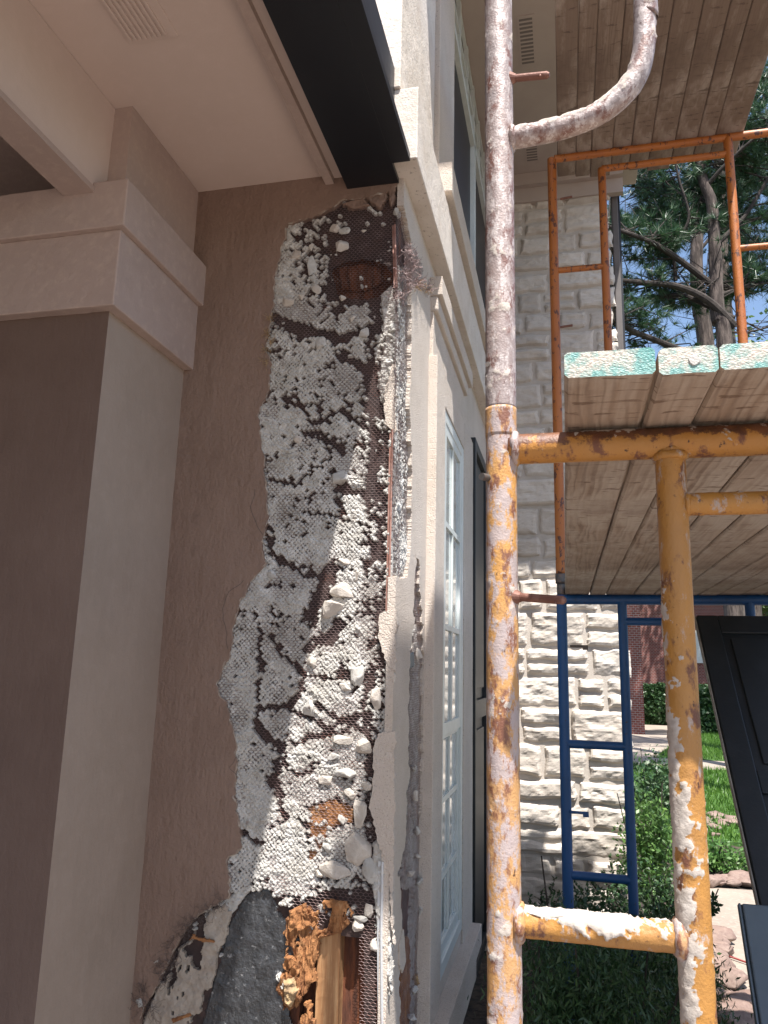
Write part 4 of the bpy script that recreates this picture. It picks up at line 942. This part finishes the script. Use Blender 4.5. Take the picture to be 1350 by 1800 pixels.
YB_ = 3.69; rf = .0235
bf = thing('scaffold', 'far blue scaffold frame standing in the shrubs', 'scaffold frame', (0, YB_, 0), 'frames of the scaffold')
zbb = on(1, 1100, 1054, YB_)[2]; LX = -.010; LX2 = .262
c0 = crustf(-.5, 0, .0006, 20)
addtube('leg', [(LX, YB_, 0), (LX, YB_, zbb+.02)], rf, 'blue', bf, 28, .012, c0); addtube('leg', [(LX2, YB_, 0.0), (LX2, YB_, zbb)], .021, 'blue', bf, 28, .012, c0)
addtube('top_bar', [(LX, YB_, zbb), (1.55, YB_, zbb)], .0235, 'blue', bf, 28, .012, c0)
zb2 = on(1, 1160, 1093, YB_)[2]; addtube('short_bar', [(LX2, YB_, zb2), (1.55, YB_, zb2)], .018, 'blue', bf, 24, .012, c0)
for yy in (1310, 1542): zz = on(1, 1050, yy, YB_)[2]; addtube('rung', [(LX, YB_, zz), (LX2, YB_, zz)], .0185, 'blue', bf, 24, .012, c0)
xl3 = on(1, 1318, 1070, YB_)[0]; addtube('leg', [(xl3, YB_, zb2), (xl3, YB_, zbb)], .021, 'blue', bf, 24, .012, c0); addtube('leg', [(1.5, YB_, 0), (1.5, YB_, zbb)], .0235, 'blue', bf, 20, .1)
for yy in (1136, 1427):
    q = on(1, 1002, yy, YB_-.02); mb = MB(); V, F, a = tube([q, q+(.075, -.01, .0)], .006, 10); mb.add(V, F); mb.box(q[0]+.055, q[0]+.08, q[1]-.016, q[1]-.004, q[2]-.016, q[2]+.006); mb.build('lock_pin', 'coupler' if yy < 1300 else 'blue', bf, attrs={'crust': np.zeros(mb.n)})
addtube('coupling', [(LX, YB_, zbb+.02), (LX, YB_, zbb+.075)], .0205, 'coupler', bf, 24, .01, c0); addtube('coupling_collar', [(LX, YB_, zbb+.075), (LX, YB_, zbb+.12)], .0265, 'coupler', bf, 24, .01, c0)
# worn sticker strip
of = thing('scaffold', 'far upper frame in chipped orange paint', 'scaffold frame', (0, YB_, 2.1), 'frames of the scaffold')
zo = on(1, 1150, 258, YB_)[2]; zo2 = on(1, 1150, 286, YB_)[2]; oLX2 = .243; oLX3 = .86
co_ = crustf(-.6, 0, .0008, 22)
addtube('leg', [(LX, YB_, zbb+.12), (LX, YB_, zo+.0)], .0235, 'orange', of, 28, .012, co_); addtube('leg', [(oLX2, YB_, 2.9), (oLX2, YB_, zo2+.0)], .020, 'orange', of, 28, .012, co_)
addtube('leg', [(oLX3, YB_, 2.06), (oLX3, YB_, zo)], .022, 'orange', of, 28, .012, co_)
addtube('leg', [(oLX2, YB_, 2.06), (oLX2, YB_, 2.9)], .020, 'orange', of, 28, .05, co_); addtube('leg', [(1.12, YB_, 2.06), (1.12, YB_, zo)], .022, 'orange', of, 20, .05, co_)
addtube('top_bar', [(LX+.012, YB_, zo), (1.18, YB_, zo)], .0205, 'orange', of, 28, .010, co_)
addtube('short_bar', [(oLX2, YB_, zo2), (oLX3, YB_, zo2)], .0175, 'orange', of, 28, .010, co_)
zl = on(1, 1020, 472, YB_)[2]; addtube('rung', [(LX, YB_, zl), (oLX2, YB_, zl)], .0155, 'orange', of, 24, .010, co_)
zl = on(1, 1330, 434, YB_)[2]; addtube('rung', [(oLX3, YB_, zl), (1.12, YB_, zl)], .0155, 'orange', of, 24, .010, co_)
for yy in (350, 575):
    q = on(1, 985, yy, YB_-.02); mb = MB(); V, F, a = tube([q, q+(.06, -.01, .0)], .006, 10); mb.add(V, F); mb.build('lock_pin', 'galvpin', of)

# decks
def plank(x0, x1, y0, y1, z0, th, m, endm, label, grp, seed, warp=.002):
    ny = 40; r = np.random.default_rng(seed); z0 += r.normal(0, .0018); ys = np.linspace(y0, y1, ny); V = []; nr = 12; b = .0045
    prof = [(0+b, 0), (.25, 0), (.5, 0), (.75, 0), (1, 0)]
    w_ = x1-x0; ring = []
    for q in (0, .2, .4, .6, .8, 1): ring.append((b+(w_-2*b)*q, 0))
    ring += [(w_, b), (w_, th-b)]+[(b+(w_-2*b)*q, th) for q in (1, .66, .33, 0)]+[(0, th-b), (0, b)]
    for i, y in enumerate(ys):
        for (a, c) in ring:
            V.append((x0+a, y, z0+c))
    V = np.array(V); n = len(ring); V[:, 2] += (fbm(V*np.array([25, 2.5, 25])+seed, 3, seed)-.5)*.004; V[:, 0] += (fbm(V*np.array([3, 4, 3])+seed, 3, seed+1)-.5)*.003
    F = []; mi = []
    for i in range(ny-1):
        for k in range(n): F.append((i*n+k, (i+1)*n+k, (i+1)*n+(k+1) % n, i*n+(k+1) % n)); mi.append(0)
    F.append(list(range(n))); mi.append(1); F.append([(ny-1)*n+k for k in range(n)][::-1]); mi.append(1)
    o = obj('scaffold_plank', V, F, [m, endm], None, mi=mi, loc=((x0+x1)/2, y0, z0)); tag(o, label, 'plank', grp); return o
ZL = 1.9635
xs = [.006, .119, .191, .312, .402, .488, .590, .672, .770, .862, .96]
lowlab = ['leftmost plank of the lower deck, its cut end mostly scraped pale', 'lower deck plank with teal end carrying a white paint blob', 'third lower deck plank from the left, teal end streaked cream']
for k in range(len(xs)-1):
    lab = lowlab[k] if k < 3 else '%s plank from the left in the lower scaffold deck, seen from below' % ['fourth', 'fifth', 'sixth', 'seventh', 'eighth', 'ninth', 'tenth'][k-3]
    plank(xs[k]+.0015, xs[k+1]-.0015, .937+rng.uniform(-.004, .004) if k else .937, 3.70, ZL, .034, 'plank', 'teal', lab, 'planks of the lower deck', 30+k)
e = on(1, 1221, 632, .934)
V, F, a = tube([(e[0], .9365, e[2]), (e[0], .9345, e[2])], [.0075, .006], 16); V[:, 0] += (fbm(V*300, 2, 2)-.5)*.004; V[:, 2] += (fbm(V*300, 2, 5)-.5)*.004
o = tag(obj('paint_blob', V, F, 'mortar'), 'white blob of mortar splashed on the teal plank end', 'mortar splash')
ZU = 4.292
ux = [.018, .114, .193, .300, .395, .492, .608, .717, .800, .935]
for k in range(len(ux)-1):
    gpl = .0012
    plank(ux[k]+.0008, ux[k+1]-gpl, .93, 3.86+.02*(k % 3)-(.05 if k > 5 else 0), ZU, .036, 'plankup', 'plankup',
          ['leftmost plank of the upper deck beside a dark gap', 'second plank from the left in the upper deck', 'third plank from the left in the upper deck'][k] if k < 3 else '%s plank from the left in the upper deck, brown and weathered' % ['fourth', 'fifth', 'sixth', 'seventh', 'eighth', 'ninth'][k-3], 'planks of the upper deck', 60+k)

# ================================================================ leaning dark panels
def leaning(label, px_tl, Yt, zt, slope, w_, drop, seed, edgem, x0=None, m='shutter'):
    """panel leaning in YZ: top edge at (Yt, zt); comes towards the viewer as it falls"""
    t = thing('leaning_panel', label, 'panel', (px_tl, Yt, zt), 'dark panels leaning on the scaffold')
    d = np.array([0, -slope, -1.0]); d /= np.linalg.norm(d); n = np.array([0, -1.0, slope]); n /= np.linalg.norm(n)
    def B(x0, x1, s0, s1, h0, h1):
        P = []
        for h in (h0, h1):
            for s in (s0, s1):
                for x in (x0, x1): P.append(np.array([px_tl+x, Yt, zt])+d*s+n*h)
        return P, [(0, 1, 3, 2), (4, 6, 7, 5), (0, 4, 5, 1), (2, 3, 7, 6), (0, 2, 6, 4), (1, 5, 7, 3)]
    mb = MB(); mb.add(*B(0, w_, 0, drop, 0, .016)); bevel(mb.build('board', m, t), .002)
    mb = MB(); st = .085
    mb.add(*B(.004, st, .0, drop, .0163, .028)); mb.add(*B(w_-st, w_, 0, drop, .0163, .028)); mb.add(*B(st, w_-st, 0, .10, .0163, .0275)); mb.add(*B(st, w_-st, drop-.1, drop, .0163, .0275)); mb.add(*B(st, w_-st, drop*.52, drop*.52+.09, .0163, .0275))
    bevel(mb.build('stiles_and_rails', m, t), .004)
    mb = MB(); mb.add(*B(-.0045, -.0003, .0, drop, .0, .026)); mb.build('raw_edge', edgem, t)
    mb = MB()
    for (a, b) in ((.10+.03, drop*.52-.03), (drop*.52+.12, drop-.13)): mb.add(*B(st+.03, w_-st-.03, a, b, .0165, .024))
    bevel(mb.build('raised_panel', m, t), .006)
    return t
zt = on(1, 1237, 1092, 3.55)[2]; xt = on(1, 1237, 1092, 3.55)[0]
PANEL = dict()
leaning('tall dark slate panel leaning furthest left in the stack', xt, 3.55, zt, .92, .75, 1.22, 1, 'shutterpale')
xt2 = on(1, 1312, 1500, 2.75)[0]
leaning('dark slate panel in the middle of the leaning stack', xt2, 3.47, zt+.0, .92, .75, 1.46, 2, 'shutterpale')
q = on(1, 1299, 1592, 2.45)
leaning('slate blue panel nearest the camera, half in sunlight', q[0], 2.45, q[2], .55, .8, 1.0, 3, 'slate', m='slate')

# ================================================================ plants
def leaves(n, centre, rad, size, seed, lobes=5, shell=.55, up=.3, aspect=.45):
    r = np.random.default_rng(seed); c = np.array(centre); rad = np.array(rad)
    L = r.normal(size=(lobes, 3)); L /= np.linalg.norm(L, axis=1)[:, None]; L = L*rad*.5*np.array([1, 1, .7]); lr = r.uniform(.45, .75, lobes)
    k = r.integers(0, lobes, n); d = r.normal(size=(n, 3)); d /= np.linalg.norm(d, axis=1)[:, None]; q = (shell+(1-shell)*r.random(n))**.6
    P = c+L[k]+d*rad*lr[k][:, None]*q[:, None]*(1+.3*r.normal(size=n)[:, None]*.5)
    P = P[P[:, 2] > 0.01]; n = len(P)
    a = r.normal(size=(n, 3)); a[:, 2] += up; a /= np.linalg.norm(a, axis=1)[:, None]; b = np.cross(a, r.normal(size=(n, 3))); b /= np.linalg.norm(b, axis=1)[:, None]
    s = size*r.uniform(.6, 1.3, n)[:, None]
    V = np.stack([P-a*s*.5, P+b*s*aspect*.5, P+a*s*.5, P-b*s*aspect*.5], 1).reshape(-1, 3); return V, np.arange(4*n).reshape(-1, 4)
def shrub(name, label, c, rad, n, size, m, seed, grp, stems=8, **k):
    t = thing(name, label, 'shrub', (c[0], c[1], 0), grp); V, F = leaves(n, c, rad, size, seed, **k); obj('foliage', V, F, m, t)
    mb = MB(); r = np.random.default_rng(seed)
    for _ in range(stems):
        e = np.array(c)+r.normal(size=3)*np.array(rad)*.5; p = np.array([c[0]+r.normal()*.03, c[1]+r.normal()*.03, 0]); V, F, a = tube([p, (p+e)/2+r.normal(size=3)*.02, e], [.008, .006, .003], 6); mb.add(V, F)
    mb.build('stems', 'limb', t); return t
def G3(x, y, Y): return on(1, x, y, Y)
GR = 'shrubs at the foot of the stone wall'
spots = [((1000, 1720), 3.1, (.26, .28, .30), 'darkleaf', .030, 5200, 'low dark needle leaved shrub seen just right of the yellow post'),
         ((1090, 1750), 2.9, (.34, .28, .28), 'darkleaf', .030, 5600, 'dark needle leaved shrub in shade below the near rung'),
         ((1030, 1640), 4.25, (.34, .26, .33), 'darkleaf', .028, 4600, 'dark shrub behind the feet of the blue frame'),
         ((1160, 1640), 4.4, (.26, .3, .42), 'darkleaf', .026, 5200, 'dense dark shrub seen between blue frame and yellow leg'),
         ((1140, 1480), 5.0, (.20, .26, .34), 'leaf', .030, 3800, 'sunlit green boxwood touching the stone wall corner'),
         ((1150, 1385), 6.4, (.34, .35, .33), 'darkleaf', .035, 3600, 'shaded shrub behind the sunlit boxwood'),
         ((1150, 1700), 3.6, (.30, .30, .30), 'darkleaf', .030, 5200, 'dark shrub filling the shade left of the walkway')]
for k, ((x, y), Y, rad, m, sz, n, lab) in enumerate(spots):
    p = G3(x, y, Y); p[2] = max(p[2]-.05, rad[2]*.55); shrub('shrub', lab, p, rad, n, sz, m, 200+k, GR, aspect=.22 if (m == 'darkleaf' and Y < 4) else .5, shell=.35, lobes=9, up=1.2 if Y < 4 else .3)
# sprigs before the stones
def sprig(label, base, tips, seed, m='leaf'):
    t = thing('leafy_sprig', label, 'sprig', tuple(base), 'sprigs in front of the stones'); mb = MB(); lv = MB(); r = np.random.default_rng(seed)
    for tp in tips:
        tp = np.array(tp); b = np.array(base); pts = [b+(tp-b)*s+r.normal(size=3)*.006 for s in (0, .3, .6, .8, 1)]; V, F, a = tube(pts, [.004, .003, .0015], 5); mb.add(V, F)
        for s in np.linspace(.35, 1, 20):
            c = b+(tp-b)*s
            for _ in range(3):
                a = r.normal(size=3); a[2] += .5; a /= np.linalg.norm(a); w_ = np.cross(a, r.normal(size=3)); w_ /= np.linalg.norm(w_); L = .026*r.uniform(.7, 1.2)
                lv.add([c, c+a*L*.5+w_*L*.24, c+a*L, c+a*L*.5-w_*L*.24], [(0, 1, 2, 3)])
    mb.build('stems', 'limb', t); lv.build('leaves', m, t)
b1 = G3(945, 1650, 4.8); sprig('dark leafy sprig between the yellow post and the blue leg', b1, [G3(930, 1575, 4.8), G3(955, 1562, 4.8), G3(975, 1545, 4.8), G3(985, 1570, 4.8), G3(915, 1585, 4.8), G3(940, 1590, 4.7)], 3, 'darkleaf')
b1 = G3(1080, 1600, 4.8); sprig('dark leafy sprig inside the blue ladder frame', b1, [G3(1075, 1505, 4.8), G3(1090, 1530, 4.8), G3(1060, 1530, 4.8), G3(1035, 1545, 4.8), G3(1100, 1545, 4.8)], 4, 'darkleaf')
b1 = G3(1240, 1620, 3.9); sprig('small sprig poking over the edge of the walkway', b1, [G3(1255, 1578, 3.8), G3(1262, 1590, 3.8), G3(1250, 1600, 3.8)], 5, 'darkleaf')
p = G3(1275, 1510, 7.0); p[2] = .12
shrub('shrub', 'low pale green plant in the mulch bed beyond the walkway', (p[0], 7.4, .12), (.35, .25, .16), 1800, .045, 'leaf', 231, 'plants in the mulch bed')
shrub('shrub', 'second low plant at the bed edge beside the leaning panels', (p[0]+.55, 7.5, .12), (.3, .25, .16), 1500, .045, 'leaf', 232, 'plants in the mulch bed')
# river rocks beside the walkway
R0 = None; rr = np.random.default_rng(77); rocks_px = []
for k in range(34):
    t = rr.random(); y = 1650+t*160; x = 1243+t*55+rr.normal()*14; rocks_px.append((x, y))
for k in range(14): rocks_px.append((1240+rr.random()*85, 1548+rr.normal()*4))
for k in range(12): rocks_px.append((1235+rr.random()*55, 1445+rr.normal()*12+(rr.random()*10)))
for k, (x, y) in enumerate(rocks_px):
    p = on(2, x, y, .02); s = rr.uniform(.055, .10); V, F = rock((0, 0, 0), (s*1.3, s, s*.6), 500+k, n=20)
    V = V+np.array([p[0], p[1], .015+s*.3]); o = obj('river_rock', V, F, 'rock', None, smooth=True, loc=(p[0], p[1], .015+s*.3)); 
    tag(o, 'rounded reddish brown river rock edging the pale walkway' if k < 34 else ('rounded brown rock in the row across the far end of the walkway' if k < 48 else 'brown rock on the mulch in front of the lawn'), 'rock', ['rocks beside the walkway', 'rocks at the walkway end', 'rocks on the mulch'][0 if k < 34 else (1 if k < 48 else 2)])
V, F, a = tube([on(2, 1248, 1655, .03), on(2, 1262, 1672, .04), on(2, 1285, 1682, .015), on(2, 1330, 1698, .012), on(2, 1350, 1705, .012)], .0055, 8); tag(obj('cable', V, F, 'cable', smooth=True), 'thin red cable lying across the pale walkway', 'cable')

# ================================================================ far house, hedge
bh = thing('brick_house', 'red brick house with an arched white window beyond the lawn', 'house', (4, 29, 0))
xw = on(1, 1128, 1150, 23.0)[0]
MB().box(-6, xw, 23, 42, 0, 7).build('wall', 'brick', bh)
q0 = on(1, 1134, 1150, 31); mb = MB(); mb.box(xw, xw+6, 36, 44, 0, 6.5).build('wall', 'brick', bh)
# gable roof
mb = MB(); mb.add([(-6.5, 22.5, 7), (xw+.5, 22.5, 7), (xw+.5, 42.5, 7), (-6.5, 42.5, 7), ((xw-6)/2, 22.5, 10.5), ((xw-6)/2, 42.5, 10.5)], [(0, 1, 4), (1, 2, 5, 4), (2, 3, 5), (3, 0, 4, 5), (0, 3, 2, 1)]); mb.build('roof', 'road', bh)
mb = MB(); wx = xw+.004; pts = [(wx+.03, 24.2, .55), (wx+.03, 26.4, .55), (wx+.03, 26.4, 2.7)]+[(wx+.03, 25.3+1.1*math.cos(a), 2.7+.75*math.sin(a)) for a in np.linspace(.2, math.pi-.2, 9)]+[(wx+.03, 24.2, 2.7)]
V, F = slab(pts, (1, 0, 0), .05); wn = obj('window', V, F, 'mint', bh)
mb = MB(); mb.box(wx+.031, wx+.036, 24.35, 25.25, .7, 1.5).box(wx+.031, wx+.036, 25.35, 26.25, .7, 1.5).box(wx+.031, wx+.036, 24.35, 25.25, 1.6, 2.7).box(wx+.031, wx+.036, 25.35, 26.25, 1.6, 2.7).build('pane', 'blind', wn)
xh = on(1, 1222, 1110, 36)[0]
mb = MB(); mb.box(xh-.3, xh+.25, 35.9, 35.98, 2.2, 3.6).build('window', 'mint', bh)
nb = thing('neighbour_house', 'shaded brown house wall behind the hedge', 'house', (8, 46, 0))
MB().box(xw+6.2, 30, 46, 56, 0, 6).build('wall', 'brick', nb); mb = MB(); mb.add([(xw+5.5, 45.4, 6), (31, 45.4, 6), (31, 57, 6), (xw+5.5, 57, 6), (xw+9, 51, 9), (27, 51, 9)], [(0, 1, 5, 4), (1, 2, 5), (2, 3, 4, 5), (3, 0, 4), (0, 3, 2, 1)]); mb.build('roof', 'road', nb)
def hedge(label, x0, x1, y0, y1, h, n, seed):
    t = thing('hedge', label, 'hedge', ((x0+x1)/2, (y0+y1)/2, 0), 'clipped hedges beyond the lawn'); r = np.random.default_rng(seed); u = r.random((n, 3)); f = r.integers(0, 3, n)
    u[f == 0, 2] = 1-.1*r.random((f == 0).sum()); u[f == 1, 1] = .1*r.random((f == 1).sum()); u[f == 2, 0] = .08*r.random((f == 2).sum())
    P = np.array([x0, y0, 0])+u*np.array([x1-x0, y1-y0, h])+(fbm(u*6, 3, seed)-.5)[:, None]*.4; a = r.normal(size=(n, 3)); a /= np.linalg.norm(a, axis=1)[:, None]; b = np.cross(a, r.normal(size=(n, 3))); b /= np.linalg.norm(b, axis=1)[:, None]; s = .09
    V = np.stack([P-a*s, P+b*s*.5, P+a*s, P-b*s*.5], 1).reshape(-1, 3); obj('foliage', V, np.arange(4*n).reshape(-1, 4), 'darkleaf', t); MB().box(x0+.2, x1-.2, y0+.2, y1-.2, 0, h-.25).build('stems', 'limb', t)
hx0 = on(1, 1134, 1230, 27.6)[0]; hx1 = on(1, 1196, 1230, 27.6)[0]
hedge('long dark clipped hedge in front of the brick house', hx0, hx1+1.6, 27.6, 29.2, on(1, 1170, 1207, 27.6)[2], 16000, 4)
hx2 = on(1, 1228, 1230, 24)[0]; hedge('rounded hedge right of the long one, beside the leaning panels', hx2-.1, hx2+1.7, 23.6, 25.2, 1.25, 7000, 5)

# ================================================================ pines
def bark_tube(mb, path, r, seg=14, amp=.12):
    V, F, a = tube(cr([np.array(p) for p in path], 6), r, seg, True, lambda V, N: (0*V[..., 0], (fbm(V*np.array([9, 9, 4.]), 3, 5)-.5)*amp*np.mean(r))); mb.add(V, F)
def T(x, y, Y): return on(1, x, y, Y)
def tufts(points, dirs, seed, n=30, L=.20, wd=.0055):
    r = np.random.default_rng(seed); m = len(points); P = np.repeat(points, n, 0); D = np.repeat(dirs, n, 0)+r.normal(size=(m*n, 3))*.75; D /= np.linalg.norm(D, axis=1)[:, None]
    s = np.cross(D, r.normal(size=(m*n, 3))); s /= np.linalg.norm(s, axis=1)[:, None]; l = L*r.uniform(.7, 1.15, m*n)[:, None]; P = P+D*.0+np.repeat(r.normal(size=(m, 3))*.0, n, 0)
    V = np.stack([P-s*wd, P+s*wd, P+D*l], 1).reshape(-1, 3); return V, np.arange(3*m*n).reshape(-1, 3)
def pine(label, trunk, tr, limbs, Y, seed, ntw, up=.35, extra=()):
    t = thing('pine_tree', label, 'tree', (float(T(trunk[0][0], trunk[0][1], Y)[0]), Y, 0), 'pine trees beyond the scaffold'); r = np.random.default_rng(seed)
    base = T(trunk[0][0], trunk[0][1], Y); base[2] = 0
    path = [base]+[T(x, y, Y) for x, y in trunk]; mb = MB(); bark_tube(mb, path, tr, 20); mb.build('trunk', 'bark', t)
    lb = MB(); pts = []; dr = []; tw = MB()
    for li, (pl, dy, rad) in enumerate(limbs):
        n = len(pl); rad = [q*.72 for q in rad]; p3 = [T(x, y, Y+dy*(i/(n-1))) for i, (x, y) in enumerate(pl)]; bark_tube(lb, p3, rad, 9, .2); fine = cr([np.array(p) for p in p3], 8)
        for k in range(ntw):
            s = r.uniform(.12, 1)**.75; c = fine[min(int(s*len(fine)), len(fine)-1)]; d = r.normal(size=3); d[1] = abs(d[1])*.9; d[2] = abs(d[2])*.6+up*r.uniform(-.4, 1); d /= np.linalg.norm(d); Lb = r.uniform(.35, 1.15)
            c1 = c+d*Lb*.5+r.normal(size=3)*.05; c2 = c1+(d+r.normal(size=3)*.35)*Lb*.5; V, F, a = tube([c, c1, c2], [.013, .009, .005], 5, False); tw.add(V, F)
            for q in range(6):
                u = r.uniform(.35, 1.05); pp = c+(c1-c)*u*2 if u < .5 else c1+(c2-c1)*(u-.5)*2; dd = (c2-c1)/np.linalg.norm(c2-c1)
                pts.append(pp+r.normal(size=3)*.07); dr.append(dd+r.normal(size=3)*.45)
    lb.build('limbs', 'limb', t); tw.build('twigs', 'limb', t)
    pts = np.array(pts); kk = fbm(pts*.95+seed, 3, 17) > .435; V, F = tufts(pts[kk], np.array(dr)[kk], seed); obj('needles', V, F, 'needles', t); return t
trunkA = [(1280, 900), (1273, 595), (1262, 557), (1258, 472), (1256, 430), (1251, 358), (1237, 320), (1230, 270), (1224, 150), (1222, 20), (1220, -120)]
limbsA = [([(1292, 575), (1245, 529), (1192, 504), (1133, 497), (1060, 490)], -.5, [.10, .07, .04]), ([(1290, 560), (1218, 525), (1184, 519), (1112, 527), (1060, 520)], .5, [.07, .05, .03]),
    ([(1250, 500), (1201, 462), (1163, 436), (1129, 419), (1060, 395)], -.8, [.075, .06, .04]), ([(1188, 493), (1185, 441), (1197, 415), (1211, 377), (1192, 310), (1180, 240)], -.3, [.045, .035, .02]),
    ([(1260, 430), (1285, 405), (1313, 375), (1350, 314), (1390, 250)], .2, [.06, .045, .03]), ([(1262, 640), (1165, 603), (1112, 582), (1085, 565), (1040, 550)], -1, [.07, .06, .045]), ([(1262, 520), (1302, 506), (1360, 496)], .6, [.04, .03, .02]),
    ([(1240, 330), (1275, 290), (1330, 240), (1390, 200)], -.5, [.05, .04, .02]), ([(1232, 290), (1190, 250), (1130, 230)], .6, [.05, .04, .02]), ([(1228, 220), (1290, 180), (1370, 120)], .5, [.05, .04, .02]),
    ([(1250, 360), (1220, 345), (1190, 330), (1120, 330)], .8, [.035, .025, .02]), ([(1226, 200), (1180, 160), (1120, 130)], -.5, [.05, .04, .02]), ([(1256, 420), (1235, 395), (1215, 380), (1150, 370)], 1.0, [.03, .02, .015])]
pine('dark leaning pine with crooked limbs behind the orange frame', trunkA, [.15, .115, .10, .08, .065, .05], limbsA, 12, 5, 44)
limbsB = [([(1222, 450), (1270, 400), (1350, 380), (1420, 360)], .5, [.05, .04, .03]), ([(1226, 380), (1170, 330), (1100, 300)], .5, [.05, .03, .02]), ([(1226, 300), (1290, 240), (1380, 200)], -.5, [.05, .03, .02]),
          ([(1232, 560), (1300, 585), (1400, 560)], .5, [.05, .03, .02]), ([(1227, 340), (1300, 330), (1380, 300)], 1, [.04, .03, .02]), ([(1224, 250), (1180, 200), (1120, 180)], 1, [.04, .03, .02]), ([(1224, 430), (1160, 400), (1100, 385)], 1, [.03, .03, .02])]
pine('sunlit pine trunk standing just left of the dark one', [(1290, 1075), (1240, 600), (1230, 546), (1224, 470), (1226, 400), (1226, 300), (1224, 150), (1222, 0)], [.19, .17, .14, .12, .10, .07], limbsB, 15.5, 6, 46)
limbsC = [([(1270, 300), (1330, 260), (1420, 220)], .5, [.05, .03, .02]), ([(1268, 350), (1310, 420), (1380, 440)], .5, [.04, .03, .02]), ([(1267, 420), (1330, 470), (1400, 470)], 1, [.04, .03, .02]), ([(1268, 200), (1320, 150), (1400, 130)], -.5, [.04, .03, .02]),
          ([(1268, 250), (1320, 300), (1370, 330)], .5, [.04, .03, .02])]
pine('pale barked pine farthest back, right of the orange frame leg', [(1310, 900), (1280, 600), (1272, 500), (1268, 410), (1266, 300), (1264, 180), (1262, 40)], [.19, .17, .15, .13, .11, .08], limbsC, 18, 7, 50)
# broadleaf trees far behind
def fartree(label, x, Y, h, rad, seed, n=14000):
    t = thing('broadleaf_tree', label, 'tree', (x, Y, 0), 'broadleaf trees in the distance'); mb = MB(); bark_tube(mb, [(x, Y, 0), (x+.1, Y, h*.3), (x, Y, h*.6), (x+.2, Y, h*.85)], [.28, .2, .12, .05], 10); mb.build('trunk', 'bark', t)
    V, F = leaves(n, (x, Y, h*.68), (rad, rad, h*.36), .26, seed, lobes=12, shell=.3, aspect=.6); obj('crown', V, F, 'farleaf', t)
fartree('green broadleaf tree low behind the plank ends at the right', on(1, 1330, 600, 34)[0], 34, on(1, 1330, 590, 34)[2], 4.5, 41)
fartree('round leafy tree behind the brick house', on(1, 1200, 1000, 52)[0], 52, 12, 6, 42)
fartree('broad tree at the far right behind the leaning panels', on(1, 1340, 1000, 44)[0]+3, 44, 9, 5, 43)
